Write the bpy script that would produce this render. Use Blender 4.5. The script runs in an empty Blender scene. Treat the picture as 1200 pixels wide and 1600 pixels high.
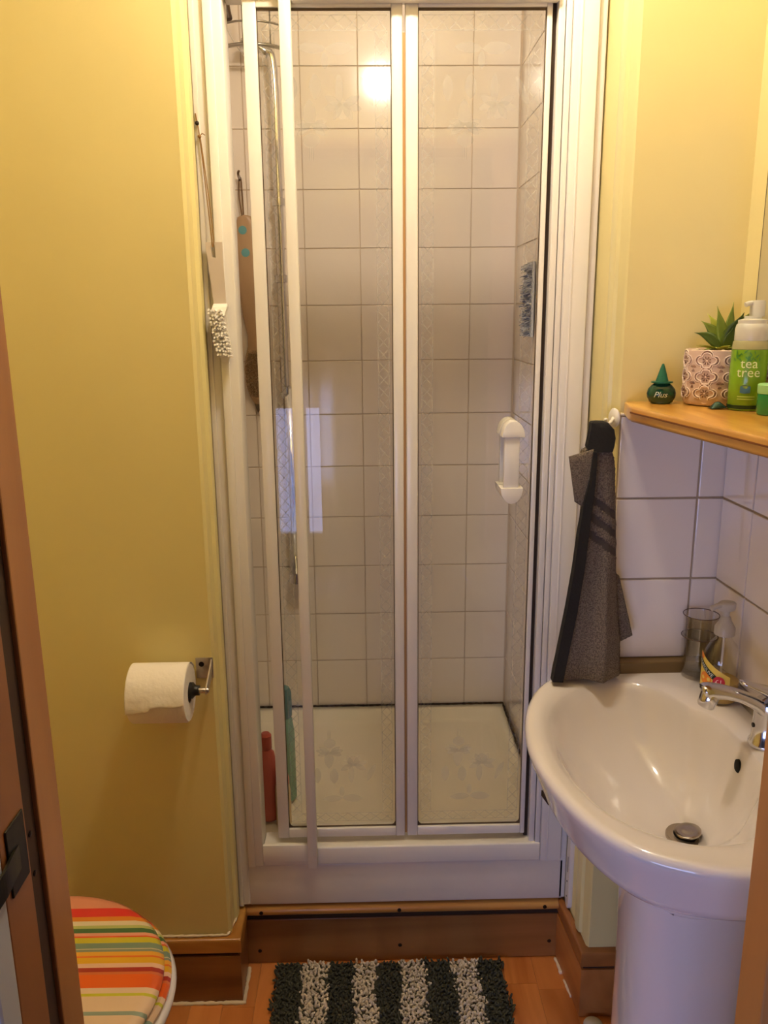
import bpy, bmesh, math, random
from mathutils import Vector, Matrix, noise
random.seed(7)
sc = bpy.context.scene
C = sc.collection
PI = math.pi

# ------------------------------------------------------------------ camera
F = 1292.0; EYE = 1.55
def _n(v): return v.normalized()
_d = _n(Vector((49/F, 5333/F, 1))); _up = -_d
_y = Vector((-28/F, -313/F, 1)); _y = _n(_y - _up*_y.dot(_up)); _x = _y.cross(_up)
R = Matrix((_x, _y, _up))                      # world = R @ (right, down, forward)
cam_d = bpy.data.cameras.new('camera'); cam = bpy.data.objects.new('camera', cam_d); C.objects.link(cam)
cam_d.sensor_fit = 'VERTICAL'; cam_d.sensor_height = 32.0; cam_d.lens = 32.0*F/1600.0; cam_d.clip_start = 0.02
right = R @ Vector((1, 0, 0)); upv = R @ Vector((0, -1, 0)); back = R @ Vector((0, 0, -1))
M = Matrix((right, upv, back)).transposed().to_4x4(); M.translation = Vector((0, 0, EYE))
cam.matrix_world = M
sc.camera = cam

# ------------------------------------------------------------------ world, exposure
sc.view_settings.view_transform = 'Standard'; sc.view_settings.look = 'None'
sc.view_settings.gamma = 1.0; sc.view_settings.use_curve_mapping = False
sc.view_settings.exposure = 0.14
w = bpy.data.worlds.new('world'); sc.world = w; w.use_nodes = True
w.node_tree.nodes['Background'].inputs[0].default_value = (0.45, 0.6, 1.0, 1)
w.node_tree.nodes['Background'].inputs[1].default_value = 0.6
LAMP_STRENGTH = 180.0
DAYLIGHT = 44.0
# daylight falling through the hallway window behind the camera
ld = bpy.data.lights.new('window_daylight', 'AREA'); ld.shape = 'RECTANGLE'; ld.size = 1.95; ld.size_y = 0.86
ld.energy = DAYLIGHT; ld.color = (0.40, 0.50, 1.0)
lo = bpy.data.objects.new('window_daylight', ld); C.objects.link(lo)
lo.location = (-1.24, -1.66, 0.60); lo.rotation_euler = (math.radians(90), 0, 0)

# ------------------------------------------------------------------ materials
def srgb(r, g, b):
    f = lambda c: (c/255/12.92) if c/255 <= 0.04045 else ((c/255+0.055)/1.055)**2.4
    return (f(r), f(g), f(b), 1)
def mat(name, col, rough=0.5, metal=0.0, var=0.0, scale=8.0, bump=0.0, bscale=60.0, coat=0.0, sss=0.0, trans=0.0, alpha=1.0, ior=1.45, emit=None, estr=0, stretch=(1, 1, 1)):
    m = bpy.data.materials.new(name); m.use_nodes = True
    nt = m.node_tree; b = nt.nodes['Principled BSDF']
    b.inputs['Base Color'].default_value = col; b.inputs['Roughness'].default_value = rough
    b.inputs['Metallic'].default_value = metal; b.inputs['IOR'].default_value = ior
    b.inputs['Coat Weight'].default_value = coat; b.inputs['Coat Roughness'].default_value = 0.08
    b.inputs['Transmission Weight'].default_value = trans; b.inputs['Alpha'].default_value = alpha
    if sss: b.inputs['Subsurface Weight'].default_value = sss; b.inputs['Subsurface Radius'].default_value = (0.01, 0.008, 0.006)
    if emit: b.inputs['Emission Color'].default_value = emit; b.inputs['Emission Strength'].default_value = estr
    if var or bump:
        tc = nt.nodes.new('ShaderNodeTexCoord'); mp = nt.nodes.new('ShaderNodeMapping'); mp.inputs['Scale'].default_value = stretch
        nt.links.new(tc.outputs['Object'], mp.inputs['Vector'])
    if var:
        nz = nt.nodes.new('ShaderNodeTexNoise'); nz.inputs['Scale'].default_value = scale; nz.inputs['Detail'].default_value = 5
        nt.links.new(mp.outputs[0], nz.inputs['Vector'])
        cr = nt.nodes.new('ShaderNodeValToRGB'); c = col
        cr.color_ramp.elements[0].position = 0.3; cr.color_ramp.elements[1].position = 0.7
        cr.color_ramp.elements[0].color = tuple(max(0, x*(1-var)) for x in c[:3])+(1,)
        cr.color_ramp.elements[1].color = tuple(min(1, x*(1+var*0.5)) for x in c[:3])+(1,)
        nt.links.new(nz.outputs['Fac'], cr.inputs['Fac']); nt.links.new(cr.outputs['Color'], b.inputs['Base Color'])
    if bump:
        n2 = nt.nodes.new('ShaderNodeTexNoise'); n2.inputs['Scale'].default_value = bscale; n2.inputs['Detail'].default_value = 4
        nt.links.new(mp.outputs[0], n2.inputs['Vector'])
        bp = nt.nodes.new('ShaderNodeBump'); bp.inputs['Strength'].default_value = bump; bp.inputs['Distance'].default_value = 0.002
        nt.links.new(n2.outputs['Fac'], bp.inputs['Height']); nt.links.new(bp.outputs['Normal'], b.inputs['Normal'])
    return m
def wood(name, dark, light, axis='x', rough=0.35, coat=0.3, scale=9.0, knots=False):
    m = bpy.data.materials.new(name); m.use_nodes = True; nt = m.node_tree; b = nt.nodes['Principled BSDF']
    b.inputs['Roughness'].default_value = rough; b.inputs['Coat Weight'].default_value = coat; b.inputs['Coat Roughness'].default_value = 0.2
    tc = nt.nodes.new('ShaderNodeTexCoord'); mp = nt.nodes.new('ShaderNodeMapping')
    s = {'x': (0.12, 1, 1), 'y': (1, 0.12, 1), 'z': (1, 1, 0.1)}[axis]; mp.inputs['Scale'].default_value = s
    oi = nt.nodes.new('ShaderNodeObjectInfo'); ad = nt.nodes.new('ShaderNodeVectorMath'); ad.operation = 'ADD'
    ml = nt.nodes.new('ShaderNodeVectorMath'); ml.operation = 'SCALE'; ml.inputs['Scale'].default_value = 9.0
    cx = nt.nodes.new('ShaderNodeCombineXYZ')
    for k in range(3): nt.links.new(oi.outputs['Random'], cx.inputs[k])
    nt.links.new(cx.outputs[0], ml.inputs[0]); nt.links.new(tc.outputs['Object'], ad.inputs[0]); nt.links.new(ml.outputs[0], ad.inputs[1])
    nt.links.new(ad.outputs[0], mp.inputs['Vector'])
    nz = nt.nodes.new('ShaderNodeTexNoise'); nz.inputs['Scale'].default_value = scale; nz.inputs['Detail'].default_value = 8; nz.inputs['Distortion'].default_value = 1.2
    nt.links.new(mp.outputs[0], nz.inputs['Vector'])
    cr = nt.nodes.new('ShaderNodeValToRGB'); cr.color_ramp.elements[0].position = 0.32; cr.color_ramp.elements[1].position = 0.68
    cr.color_ramp.elements[0].color = dark; cr.color_ramp.elements[1].color = light
    nt.links.new(nz.outputs['Fac'], cr.inputs['Fac'])
    hs = nt.nodes.new('ShaderNodeHueSaturation'); mr = nt.nodes.new('ShaderNodeMapRange'); mr.inputs['To Min'].default_value = 0.86; mr.inputs['To Max'].default_value = 1.12
    nt.links.new(oi.outputs['Random'], mr.inputs['Value']); nt.links.new(mr.outputs[0], hs.inputs['Value'])
    nt.links.new(cr.outputs['Color'], hs.inputs['Color']); nt.links.new(hs.outputs['Color'], b.inputs['Base Color'])
    bp = nt.nodes.new('ShaderNodeBump'); bp.inputs['Strength'].default_value = 0.15; bp.inputs['Distance'].default_value = 0.001
    nt.links.new(nz.outputs['Fac'], bp.inputs['Height']); nt.links.new(bp.outputs['Normal'], b.inputs['Normal'])
    return m
def thin_glass(name, tint=(1, 1, 1, 1), f0=0.018, rough=0.0):
    m = bpy.data.materials.new(name); m.use_nodes = True; nt = m.node_tree; nt.nodes.clear()
    out = nt.nodes.new('ShaderNodeOutputMaterial'); mix = nt.nodes.new('ShaderNodeMixShader')
    tr = nt.nodes.new('ShaderNodeBsdfTransparent'); tr.inputs[0].default_value = tint
    gl = nt.nodes.new('ShaderNodeBsdfGlossy'); gl.inputs['Roughness'].default_value = rough; gl.inputs[0].default_value = (1, 1, 1, 1)
    ge = nt.nodes.new('ShaderNodeNewGeometry'); dt = nt.nodes.new('ShaderNodeVectorMath'); dt.operation = 'DOT_PRODUCT'
    nt.links.new(ge.outputs['Normal'], dt.inputs[0]); nt.links.new(ge.outputs['Incoming'], dt.inputs[1])
    ab = nt.nodes.new('ShaderNodeMath'); ab.operation = 'ABSOLUTE'; nt.links.new(dt.outputs['Value'], ab.inputs[0])
    om = nt.nodes.new('ShaderNodeMath'); om.operation = 'SUBTRACT'; om.inputs[0].default_value = 1; nt.links.new(ab.outputs[0], om.inputs[1])
    pw = nt.nodes.new('ShaderNodeMath'); pw.operation = 'POWER'; pw.inputs[1].default_value = 5; nt.links.new(om.outputs[0], pw.inputs[0])
    ma = nt.nodes.new('ShaderNodeMath'); ma.operation = 'MULTIPLY_ADD'; ma.inputs[1].default_value = 1-f0; ma.inputs[2].default_value = f0
    nt.links.new(pw.outputs[0], ma.inputs[0]); nt.links.new(ma.outputs[0], mix.inputs[0])
    nt.links.new(tr.outputs[0], mix.inputs[1]); nt.links.new(gl.outputs[0], mix.inputs[2]); nt.links.new(mix.outputs[0], out.inputs[0])
    return m
def etched(name, f=0.28):
    m = bpy.data.materials.new(name); m.use_nodes = True; nt = m.node_tree; nt.nodes.clear()
    out = nt.nodes.new('ShaderNodeOutputMaterial'); mix = nt.nodes.new('ShaderNodeMixShader'); mix.inputs[0].default_value = f
    tr = nt.nodes.new('ShaderNodeBsdfTransparent')
    m2 = nt.nodes.new('ShaderNodeMixShader'); df = nt.nodes.new('ShaderNodeBsdfDiffuse'); tl = nt.nodes.new('ShaderNodeBsdfTranslucent')
    df.inputs[0].default_value = (0.72, 0.72, 0.68, 1); tl.inputs[0].default_value = (0.72, 0.72, 0.68, 1)
    nt.links.new(df.outputs[0], m2.inputs[1]); nt.links.new(tl.outputs[0], m2.inputs[2])
    nt.links.new(tr.outputs[0], mix.inputs[1]); nt.links.new(m2.outputs[0], mix.inputs[2]); nt.links.new(mix.outputs[0], out.inputs[0])
    return m
def ramp_mat(name, stops, axis, lo, hi, rough=0.25, coat=0.5):
    """hard colour bands along one object axis (printed stripes)"""
    m = bpy.data.materials.new(name); m.use_nodes = True; nt = m.node_tree; b = nt.nodes['Principled BSDF']
    b.inputs['Roughness'].default_value = rough; b.inputs['Coat Weight'].default_value = coat
    tc = nt.nodes.new('ShaderNodeTexCoord'); sp = nt.nodes.new('ShaderNodeSeparateXYZ'); nt.links.new(tc.outputs['Object'], sp.inputs[0])
    mr = nt.nodes.new('ShaderNodeMapRange'); mr.inputs['From Min'].default_value = lo; mr.inputs['From Max'].default_value = hi
    nt.links.new(sp.outputs['XYZ'.index(axis)], mr.inputs['Value'])
    cr = nt.nodes.new('ShaderNodeValToRGB'); cr.color_ramp.interpolation = 'CONSTANT'
    for i, (p, c) in enumerate(stops):
        e = cr.color_ramp.elements[i] if i < 2 else cr.color_ramp.elements.new(p)
        e.position = p; e.color = c
    nt.links.new(mr.outputs[0], cr.inputs['Fac']); nt.links.new(cr.outputs['Color'], b.inputs['Base Color'])
    return m

YEL = mat('yellow_paint', srgb(231, 215, 150), 0.42, var=0.04, scale=3, bump=0.25, bscale=25)
YEL2 = mat('yellow_gloss_paint', srgb(233, 219, 156), 0.3, var=0.05, scale=5, bump=0.2, bscale=18)
WHT = mat('white_gloss_paint', srgb(232, 224, 214), 0.3, var=0.03, scale=6, bump=0.12, bscale=30)
ALU = mat('white_aluminium', srgb(236, 230, 220), 0.32, coat=0.2)
TILE = mat('tile_glaze', srgb(241, 229, 217), 0.12, coat=0.4, var=0.02, scale=3)
GROUT = mat('grout', srgb(184, 162, 132), 0.85, bump=0.3)
GROUT2 = mat('shower_grout', srgb(214, 194, 172), 0.8, bump=0.3)
CER = mat('ceramic', srgb(238, 231, 230), 0.08, coat=0.6)
ACR = mat('acrylic_tray', srgb(242, 233, 212), 0.25, coat=0.2, var=0.03, scale=4)
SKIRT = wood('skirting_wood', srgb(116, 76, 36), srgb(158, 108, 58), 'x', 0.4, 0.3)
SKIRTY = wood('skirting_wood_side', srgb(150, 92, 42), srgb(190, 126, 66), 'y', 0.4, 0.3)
BEADW = wood('bead_wood', srgb(176, 116, 48), srgb(216, 160, 82), 'x', 0.35, 0.4)
SHELFW = wood('shelf_pine', srgb(184, 118, 36), srgb(232, 178, 84), 'y', 0.3, 0.5, 16)
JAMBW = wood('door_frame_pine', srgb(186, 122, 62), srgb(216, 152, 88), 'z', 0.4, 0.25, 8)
PLANK = wood('laminate', srgb(186, 108, 52), srgb(222, 146, 82), 'y', 0.3, 0.25, 12)
DARKW = wood('ledge_wood', srgb(96, 76, 40), srgb(126, 100, 56), 'x', 0.5, 0.1)
BRUSHW = wood('brush_wood', srgb(172, 136, 98), srgb(204, 172, 134), 'z', 0.5, 0.1)
CAULK = mat('sealant', srgb(232, 214, 186), 0.5, bump=0.5, bscale=80)
CHROME = mat('chrome', srgb(222, 222, 226), 0.1, 1.0)
STEEL = mat('satin_steel', srgb(170, 166, 160), 0.28, 1.0)
BLK = mat('black_plastic', srgb(28, 26, 24), 0.4)
GASK = mat('gasket', srgb(84, 66, 44), 0.7)
DIRT_SHADE = mat('seal_and_shade', srgb(58, 42, 26), 0.8)  # dirty seals, and dark strips that stand in for shade
GLASS = thin_glass('shower_glass', (0.985, 0.99, 0.985, 1))
CLEAR = thin_glass('clear_plastic', (0.988, 0.982, 0.972, 1), 0.07, 0.02)
ETCH = etched('etched_frost', 0.22)
WPL = mat('white_plastic', srgb(238, 232, 222), 0.35)
PAPER = mat('tissue', srgb(244, 236, 226), 0.9, bump=0.5, bscale=120)
MIRR = mat('mirror_glass', srgb(235, 235, 235), 0.01, 1.0)
HALLM = mat('hall_paint', srgb(138, 130, 122), 0.7, var=0.05)
SCREW = mat('dark_screw', srgb(40, 30, 22), 0.4, 0.6)

# ------------------------------------------------------------------ builders
ORI = {}
def org(p): return ORI.get(p.name, Vector((0, 0, 0))) if p else Vector((0, 0, 0))
def meta(o, label=None, cat=None, group=None, kind=None):
    if label: o['label'] = label
    if cat: o['category'] = cat
    if group: o['group'] = group
    if kind: o['kind'] = kind
    return o
def thing(name, label, cat, loc, group=None, kind=None):
    o = bpy.data.objects.new(name, None); C.objects.link(o); o.location = loc; o.empty_display_size = 0.05
    ORI[o.name] = Vector(loc)
    return meta(o, label, cat, group, kind)
def obj(name, bm, m, parent=None, smooth=False, label=None, kind=None, origin=None):
    """world-space bmesh -> one mesh object (child meshes are made relative to the thing's origin)"""
    o0 = org(parent)
    me = bpy.data.meshes.new(name)
    bmesh.ops.recalc_face_normals(bm, faces=bm.faces)
    if origin is None: origin = o0
    origin = Vector(origin)
    bmesh.ops.translate(bm, verts=bm.verts, vec=-origin)
    bm.to_mesh(me); bm.free()
    if isinstance(m, (list, tuple)):
        for k in m: me.materials.append(k)
    else: me.materials.append(m)
    if smooth:
        me.shade_smooth()
        if smooth != 'all': me.set_sharp_from_angle(angle=math.radians(38))
    o = bpy.data.objects.new(name, me); C.objects.link(o)
    if parent: o.parent = parent
    o.location = origin - o0; ORI[o.name] = origin
    return meta(o, label, None, None, kind)
def box(bm, x0, x1, y0, y1, z0, z1, bev=0.0, seg=2, mi=0):
    vs = [bm.verts.new((x, y, z)) for x in (x0, x1) for y in (y0, y1) for z in (z0, z1)]
    fs = [bm.faces.new([vs[i] for i in f]) for f in ((0, 1, 3, 2), (4, 6, 7, 5), (0, 4, 5, 1), (2, 3, 7, 6), (0, 2, 6, 4), (1, 5, 7, 3))]
    for f in fs: f.material_index = mi
    if bev:
        es = list({e for f in fs for e in f.edges})
        bmesh.ops.bevel(bm, geom=es, offset=bev, segments=seg, affect='EDGES', profile=0.5)
    return bm
def B(*a, **k): return box(bmesh.new(), *a, **k)
def prism(bm, pts, z0, z1, bev=0.0, seg=2, axis='z'):
    """polygon extruded along an axis; pts in the other two axes"""
    def P(a, b, t): return {'z': (a, b, t), 'y': (a, t, b), 'x': (t, a, b)}[axis]
    lo = [bm.verts.new(P(a, b, z0)) for a, b in pts]; hi = [bm.verts.new(P(a, b, z1)) for a, b in pts]
    n = len(pts); fs = [bm.faces.new(lo), bm.faces.new(hi)]
    for i in range(n): fs.append(bm.faces.new((lo[i], lo[(i+1) % n], hi[(i+1) % n], hi[i])))
    if bev:
        es = list(set(fs[0].edges) | set(fs[1].edges))
        bmesh.ops.bevel(bm, geom=es, offset=bev, segments=seg, affect='EDGES', profile=0.5)
    return bm
def lathe(bm, prof, c, n=32, axis='z', sx=1.0, sy=1.0, a0=0.0, a1=2*PI):
    full = abs(a1-a0-2*PI) < 1e-6; k = n if full else n+1
    rings = []
    for r, h in prof:
        ring = []
        for i in range(k):
            a = a0 + (a1-a0)*i/n; u, v = r*math.cos(a)*sx, r*math.sin(a)*sy
            p = {'z': (u, v, h), 'x': (h, u, v), 'y': (u, h, v)}[axis]
            ring.append(bm.verts.new((c[0]+p[0], c[1]+p[1], c[2]+p[2])))
        rings.append(ring)
    for j in range(len(rings)-1):
        for i in range(k if full else n):
            i2 = (i+1) % k
            bm.faces.new((rings[j][i], rings[j][i2], rings[j+1][i2], rings[j+1][i]))
    if full:
        if prof[0][0] > 1e-5: bm.faces.new(rings[0])
        if prof[-1][0] > 1e-5: bm.faces.new(rings[-1])
    bmesh.ops.remove_doubles(bm, verts=bm.verts, dist=1e-6)
    return bm
def loft(bm, rings, cap=True, closed=True):
    R_ = [[bm.verts.new(p) for p in r] for r in rings]; n = len(R_[0])
    for j in range(len(R_)-1):
        for i in range(n if closed else n-1):
            bm.faces.new((R_[j][i], R_[j][(i+1) % n], R_[j+1][(i+1) % n], R_[j+1][i]))
    if cap: bm.faces.new(R_[0]); bm.faces.new(R_[-1])
    return bm
def smooth_path(pts, k=6):
    P = [Vector(p) for p in pts]; out = []
    for i in range(len(P)-1):
        a, b, c, d = P[max(i-1, 0)], P[i], P[i+1], P[min(i+2, len(P)-1)]
        for j in range(k):
            t = j/k; out.append(0.5*((2*b)+(c-a)*t+(2*a-5*b+4*c-d)*t*t+(3*b-a-3*c+d)*t**3))
    return out+[P[-1]]
def tube(bm, pts, r, n=8, closed=False, flat=1.0, cap=True):
    P = [Vector(p) for p in pts]; rr = r if callable(r) else (lambda t: r)
    rings = []; prev = None
    for i, p in enumerate(P):
        a = P[i-1] if (i or closed) else P[0]; b = P[(i+1) % len(P)] if (i < len(P)-1 or closed) else P[-1]
        t = (b-a).normalized()
        if prev is None:
            ref = Vector((0, 0, 1)) if abs(t.z) < 0.9 else Vector((1, 0, 0)); u = t.cross(ref).normalized()
        else: u = (prev - t*prev.dot(t)).normalized()
        prev = u; v = t.cross(u); q = rr(i/max(1, len(P)-1))
        rings.append([p+(u*math.cos(2*PI*k/n)+v*math.sin(2*PI*k/n)*flat)*q for k in range(n)])
    if closed: rings.append(rings[0])
    R_ = [[bm.verts.new(p) for p in ring] for ring in (rings[:-1] if closed else rings)]
    if closed: R_.append(R_[0])
    for j in range(len(R_)-1):
        for k in range(n): bm.faces.new((R_[j][k], R_[j][(k+1) % n], R_[j+1][(k+1) % n], R_[j+1][k]))
    if cap and not closed: bm.faces.new(R_[0]); bm.faces.new(R_[-1])
    return bm
def ball(bm, c, r, s=(1, 1, 1), seg=12, rings=8, mx=None):
    m_ = Matrix.Translation(c) @ (mx or Matrix()) @ Matrix.Diagonal((r*s[0], r*s[1], r*s[2], 1))
    bmesh.ops.create_uvsphere(bm, u_segments=seg, v_segments=rings, radius=1, matrix=m_); return bm
def text_bm(s, size, fn, mi=0, align='CENTER', bm=None, res=2, spacing=1.0):
    cu = bpy.data.curves.new('lettering', 'FONT'); cu.body = s; cu.size = size; cu.align_x = align; cu.align_y = 'CENTER'
    cu.resolution_u = res; cu.space_character = spacing
    o = bpy.data.objects.new('lettering', cu); me = bpy.data.meshes.new_from_object(o)
    bm = bm or bmesh.new(); vs = [bm.verts.new(fn(v.co.x, v.co.y)) for v in me.vertices]
    for p in me.polygons:
        try: bm.faces.new([vs[i] for i in p.vertices]).material_index = mi
        except ValueError: pass
    bpy.data.objects.remove(o); bpy.data.curves.remove(cu); bpy.data.meshes.remove(me)
    return bm
def cylmap(c, r, a0, z0):
    return lambda u, v: (c[0]+r*math.cos(a0+u/r), c[1]+r*math.sin(a0+u/r), z0+v)

# ================================================================== SETTING
LW = -0.327      # left nib edge
YL = 1.615       # left front wall plane
YR = 1.55        # right front wall plane
YB = 2.56        # shower back wall
TS = 0.1633; Z0 = 0.263
ZC = 2.62        # ceiling

def rwx(y): return 0.689+0.049*(YR-y)   # right wall runs slightly out of square

# floor with laminate boards
fl = obj('floor', B(-2.35, 0.95, -1.7, 1.8, -0.08, -0.012), mat('subfloor', srgb(90, 55, 30), 0.8), kind='structure')
meta(fl, 'orange brown laminate strip floor in front of the shower step', 'floor')
xb = -1.16; col = 0; meshes = {}
pw_ = 0.0735
while xb < 0.72:
    y = 0.62 - random.random()*0.3; first = True
    while y < 1.735:
        L = 0.42; y1 = min(y+L, 1.735)
        bm = B(xb+0.0002, xb+pw_-0.0002, y+0.0002, y1-0.0002, -0.012, 0.0-random.random()*0.0004, bev=0.0003, seg=1)
        obj('floor_board', bm, PLANK, fl, origin=(xb, y, 0)); y = y1
    xb += pw_
ce = obj('ceiling', B(-1.2, 0.95, 0.6, 2.7, ZC, ZC+0.05), mat('ceiling_paint', srgb(240, 236, 226), 0.8), kind='structure'); meta(ce, 'white painted ceiling above the small toilet room', 'ceiling')

# left front wall (toilet roll wall) with its return into the shower opening
wl = obj('wall_far_left', prism(bmesh.new(), [(-1.2, YL), (LW-0.006, YL), (LW, YL+0.006), (LW+0.008, 1.80), (-1.2, 1.80)], 0, ZC), YEL, kind='structure', smooth=True)
meta(wl, 'yellow painted wall section carrying the toilet roll, left of the shower', 'wall')
w2 = obj('wall_left', B(-1.2, -1.14, 0.74, YL, 0, ZC), YEL, kind='structure'); meta(w2, 'yellow side wall beside the toilet', 'wall')
wr = obj('wall_far_right', prism(bmesh.new(), [(0.95, YR), (0.476, YR), (0.471, YR+0.006), (0.456, 1.80), (0.95, 1.80)], 0, ZC), YEL, kind='structure', smooth=True)
meta(wr, 'yellow nib wall with white tiles below the shelf, right of the shower', 'wall')
y0 = 0.74
wR = obj('wall_right', prism(bmesh.new(), [(rwx(YR+0.01), YR+0.01), (rwx(y0), y0), (1.0, y0), (1.0, YR+0.01)], 0, ZC), YEL, kind='structure')
meta(wR, 'right side wall, tiled behind the basin and yellow above the shelf', 'wall')

# tile helper
tile_cache = {}
def tile_mesh(a, h, t=0.007):
    key = (round(a, 4), round(h, 4), t)
    if key not in tile_cache:
        bm = B(-a/2, a/2, -t, 0, -h/2, h/2, bev=0.0014, seg=2); me = bpy.data.meshes.new('tile'); bmesh.ops.recalc_face_normals(bm, faces=bm.faces)
        bm.to_mesh(me); bm.free(); me.materials.append(TILE); tile_cache[key] = me
    return tile_cache[key]
def tiles(wall, P, U, edges_u, edges_z, g=0.0022, t=0.003):
    """P point on wall, U unit direction along it; tile faces towards the left-hand normal"""
    U = Vector(U).normalized(); ang = math.atan2(U.y, U.x)
    for i in range(len(edges_u)-1):
        for j in range(len(edges_z)-1):
            a = edges_u[i+1]-edges_u[i]-g; h = edges_z[j+1]-edges_z[j]-g
            if a < 0.006: continue
            c = Vector(P)+U*((edges_u[i]+edges_u[i+1])/2); c.z = (edges_z[j]+edges_z[j+1])/2
            o = bpy.data.objects.new('tile', tile_mesh(a, h, t)); C.objects.link(o); o.parent = wall
            nrm = Vector((U.y, -U.x, 0))
            o.location = c - org(wall) + nrm*random.uniform(-0.0004, 0.0003)
            o.rotation_euler = (random.uniform(-.0022, .0022), random.uniform(-.001, .001), ang+random.uniform(-.0022, .0022))
zs = [Z0+TS*k for k in range(15)]
XL, XR = -0.47, 0.446
wb = obj('wall_shower_back', B(XL-0.05, XR+0.05, YB, YB+0.05, 0, ZC), GROUT2, kind='structure'); meta(wb, 'white square tiles on the back wall of the shower', 'wall')
ub = [XL, -0.342, -0.1785, -0.015, 0.1485, 0.312, XR]
tiles(wb, (0, YB, 0), (1, 0, 0), ub, zs)
ws = obj('wall_shower_right', prism(bmesh.new(), [(XR+0.007, 1.78), (XR+0.007, YB), (0.95, YB), (0.95, 1.78)], 0, ZC), GROUT2, kind='structure'); meta(ws, 'tiled right wall inside the shower', 'wall')
ur = [0, 0.13, 0.2935, 0.457, 0.6205, 0.775]
tiles(ws, (XR+0.007, YB, 0), (0, -1, 0), ur, zs)
wsl = obj('wall_shower_left', prism(bmesh.new(), [(XL-0.007, 1.80), (XL-0.007, YB), (XL-0.06, YB), (XL-0.06, 1.80)], 0, ZC), GROUT2, kind='structure'); meta(wsl, 'tiled left wall inside the shower', 'wall')
tiles(wsl, (XL-0.007, 1.80, 0), (0, 1, 0), [0, 0.12, 0.2835, 0.447, 0.6105, 0.76], zs)
# tiles round the basin
zt = [0.866, 1.033, 1.196, 1.356]
tiles(wr, (0, YR, 0), (1, 0, 0), [0.476, 0.634, 0.689], zt, g=0.004, t=0.007)
tiles(wr, (0, YR, 0), (1, 0, 0), [0.50, 0.634, 0.689], [0.70, 0.843], g=0.004, t=0.007)
gb = obj('grout_bed', prism(bmesh.new(), [(0.4765, YR), (0.72, YR), (0.72, YR-0.0035), (0.4765, YR-0.0035)], 0.70, 1.357), GROUT, wr)
Ur = Vector((0.049, -1, 0)).normalized()
ue = [0.008, 0.124]+[0.124+0.1633*k for k in range(1, 5)]
tiles(wR, (rwx(YR)-0.001, YR, 0), Ur, ue, [0.70]+zt, g=0.004, t=0.007)
bm = bmesh.new(); x1, x2 = rwx(YR), rwx(0.76)
prism(bm, [(x1-0.0035, YR), (x2-0.0035, 0.76), (x2+0.01, 0.76), (x1+0.01, YR)], 0.70, 1.357); obj('grout_bed', bm, GROUT, wR)


wn = obj('wall_near', B(-1.2, -0.385, 0.60, 0.74, 0, ZC), YEL, kind='structure'); meta(wn, 'wall on the latch side of the doorway', 'wall')
wn2 = obj('wall_near_right', B(0.462, 0.95, 0.60, 0.74, 0, ZC), YEL, kind='structure'); meta(wn2, 'wall on the right of the doorway', 'wall')
wn3 = obj('wall_over_door', B(-0.385, 0.462, 0.60, 0.74, 2.06, ZC), YEL, kind='structure'); meta(wn3, 'wall over the doorway', 'wall')
for nm, a, lab in (('wall_hall_left', (-2.35, -2.3, -1.7, 0.60, 0, 2.7), 'left wall of the hallway outside the door'),
              ('wall_hall_right', (0.95, 1.0, -1.7, 0.60, 0, 2.7), 'right wall of the hallway outside the door'),
              ('wall_hall_near', (-2.35, -1.2, 0.60, 0.65, 0, 2.7), 'hallway wall beside the toilet room')):
    meta(obj(nm, B(*a), HALLM, kind='structure'), lab, 'wall')
bm = bmesh.new(); box(bm, -2.35, -2.22, -1.6, -1.55, 0, 2.7); box(bm, -2.22, 0.95, -1.6, -1.55, 1.03, 2.7); box(bm, -2.22, 0.95, -1.6, -1.55, 0, 0.17); box(bm, -0.25, 0.95, -1.6, -1.55, 0.17, 1.03)
meta(obj('wall_hall_end', bm, HALLM, kind='structure'), 'end wall of the hallway with the window', 'wall')
meta(obj('ceiling_hall', B(-2.35, 1.0, -1.6, 0.60, 2.7, 2.75), HALLM, kind='structure'), 'hallway ceiling outside the door', 'ceiling')
wd = thing('window_1', 'white framed hallway window behind the viewer', 'window', (-1.24, -1.575, 0.17), kind='structure')
bm = bmesh.new(); box(bm, -2.22, -2.18, -1.6, -1.55, 0.17, 1.03); box(bm, -0.29, -0.25, -1.6, -1.55, 0.17, 1.03); box(bm, -2.18, -0.29, -1.6, -1.55, 0.17, 0.21); box(bm, -2.18, -0.29, -1.6, -1.55, 0.99, 1.03)
obj('window_frame', bm, WHT, wd)
obj('pane', B(-2.18, -0.29, -1.578, -1.574, 0.21, 0.99), CLEAR, wd)

# door frame in the foreground
dr = thing('door_1', 'varnished pine door frame around the view, with a dark latch keep on its left post', 'door frame', (-0.35, 0.68, 0), kind='structure')
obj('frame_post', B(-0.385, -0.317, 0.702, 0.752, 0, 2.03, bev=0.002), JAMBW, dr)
obj('rebate_strip', B(-0.385, -0.3215, 0.674, 0.702, 0, 2.03), mat('rebate_dark', srgb(70, 50, 34), 0.6, var=0.25, scale=20), dr, label='dark strip in the rebate of the left post')  # recessed strip, coloured darker than the wood on either side
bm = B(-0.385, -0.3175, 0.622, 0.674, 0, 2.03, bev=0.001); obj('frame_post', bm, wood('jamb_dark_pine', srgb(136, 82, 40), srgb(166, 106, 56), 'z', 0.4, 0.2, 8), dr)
obj('architrave', B(-0.46, -0.3165, 0.585, 0.622, 0, 2.09, bev=0.004), mat('daylit_white_paint', srgb(196, 196, 204), 0.4), dr, label='pale painted outer edge of the left post')  # white paint with the blue-grey of daylight put into its colour
obj('frame_post', B(0.398, 0.462, 0.70, 0.752, 0, 2.03, bev=0.002), JAMBW, dr)
obj('frame_post', B(0.41, 0.462, 0.60, 0.70, 0, 2.03, bev=0.002), JAMBW, dr)
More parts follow.
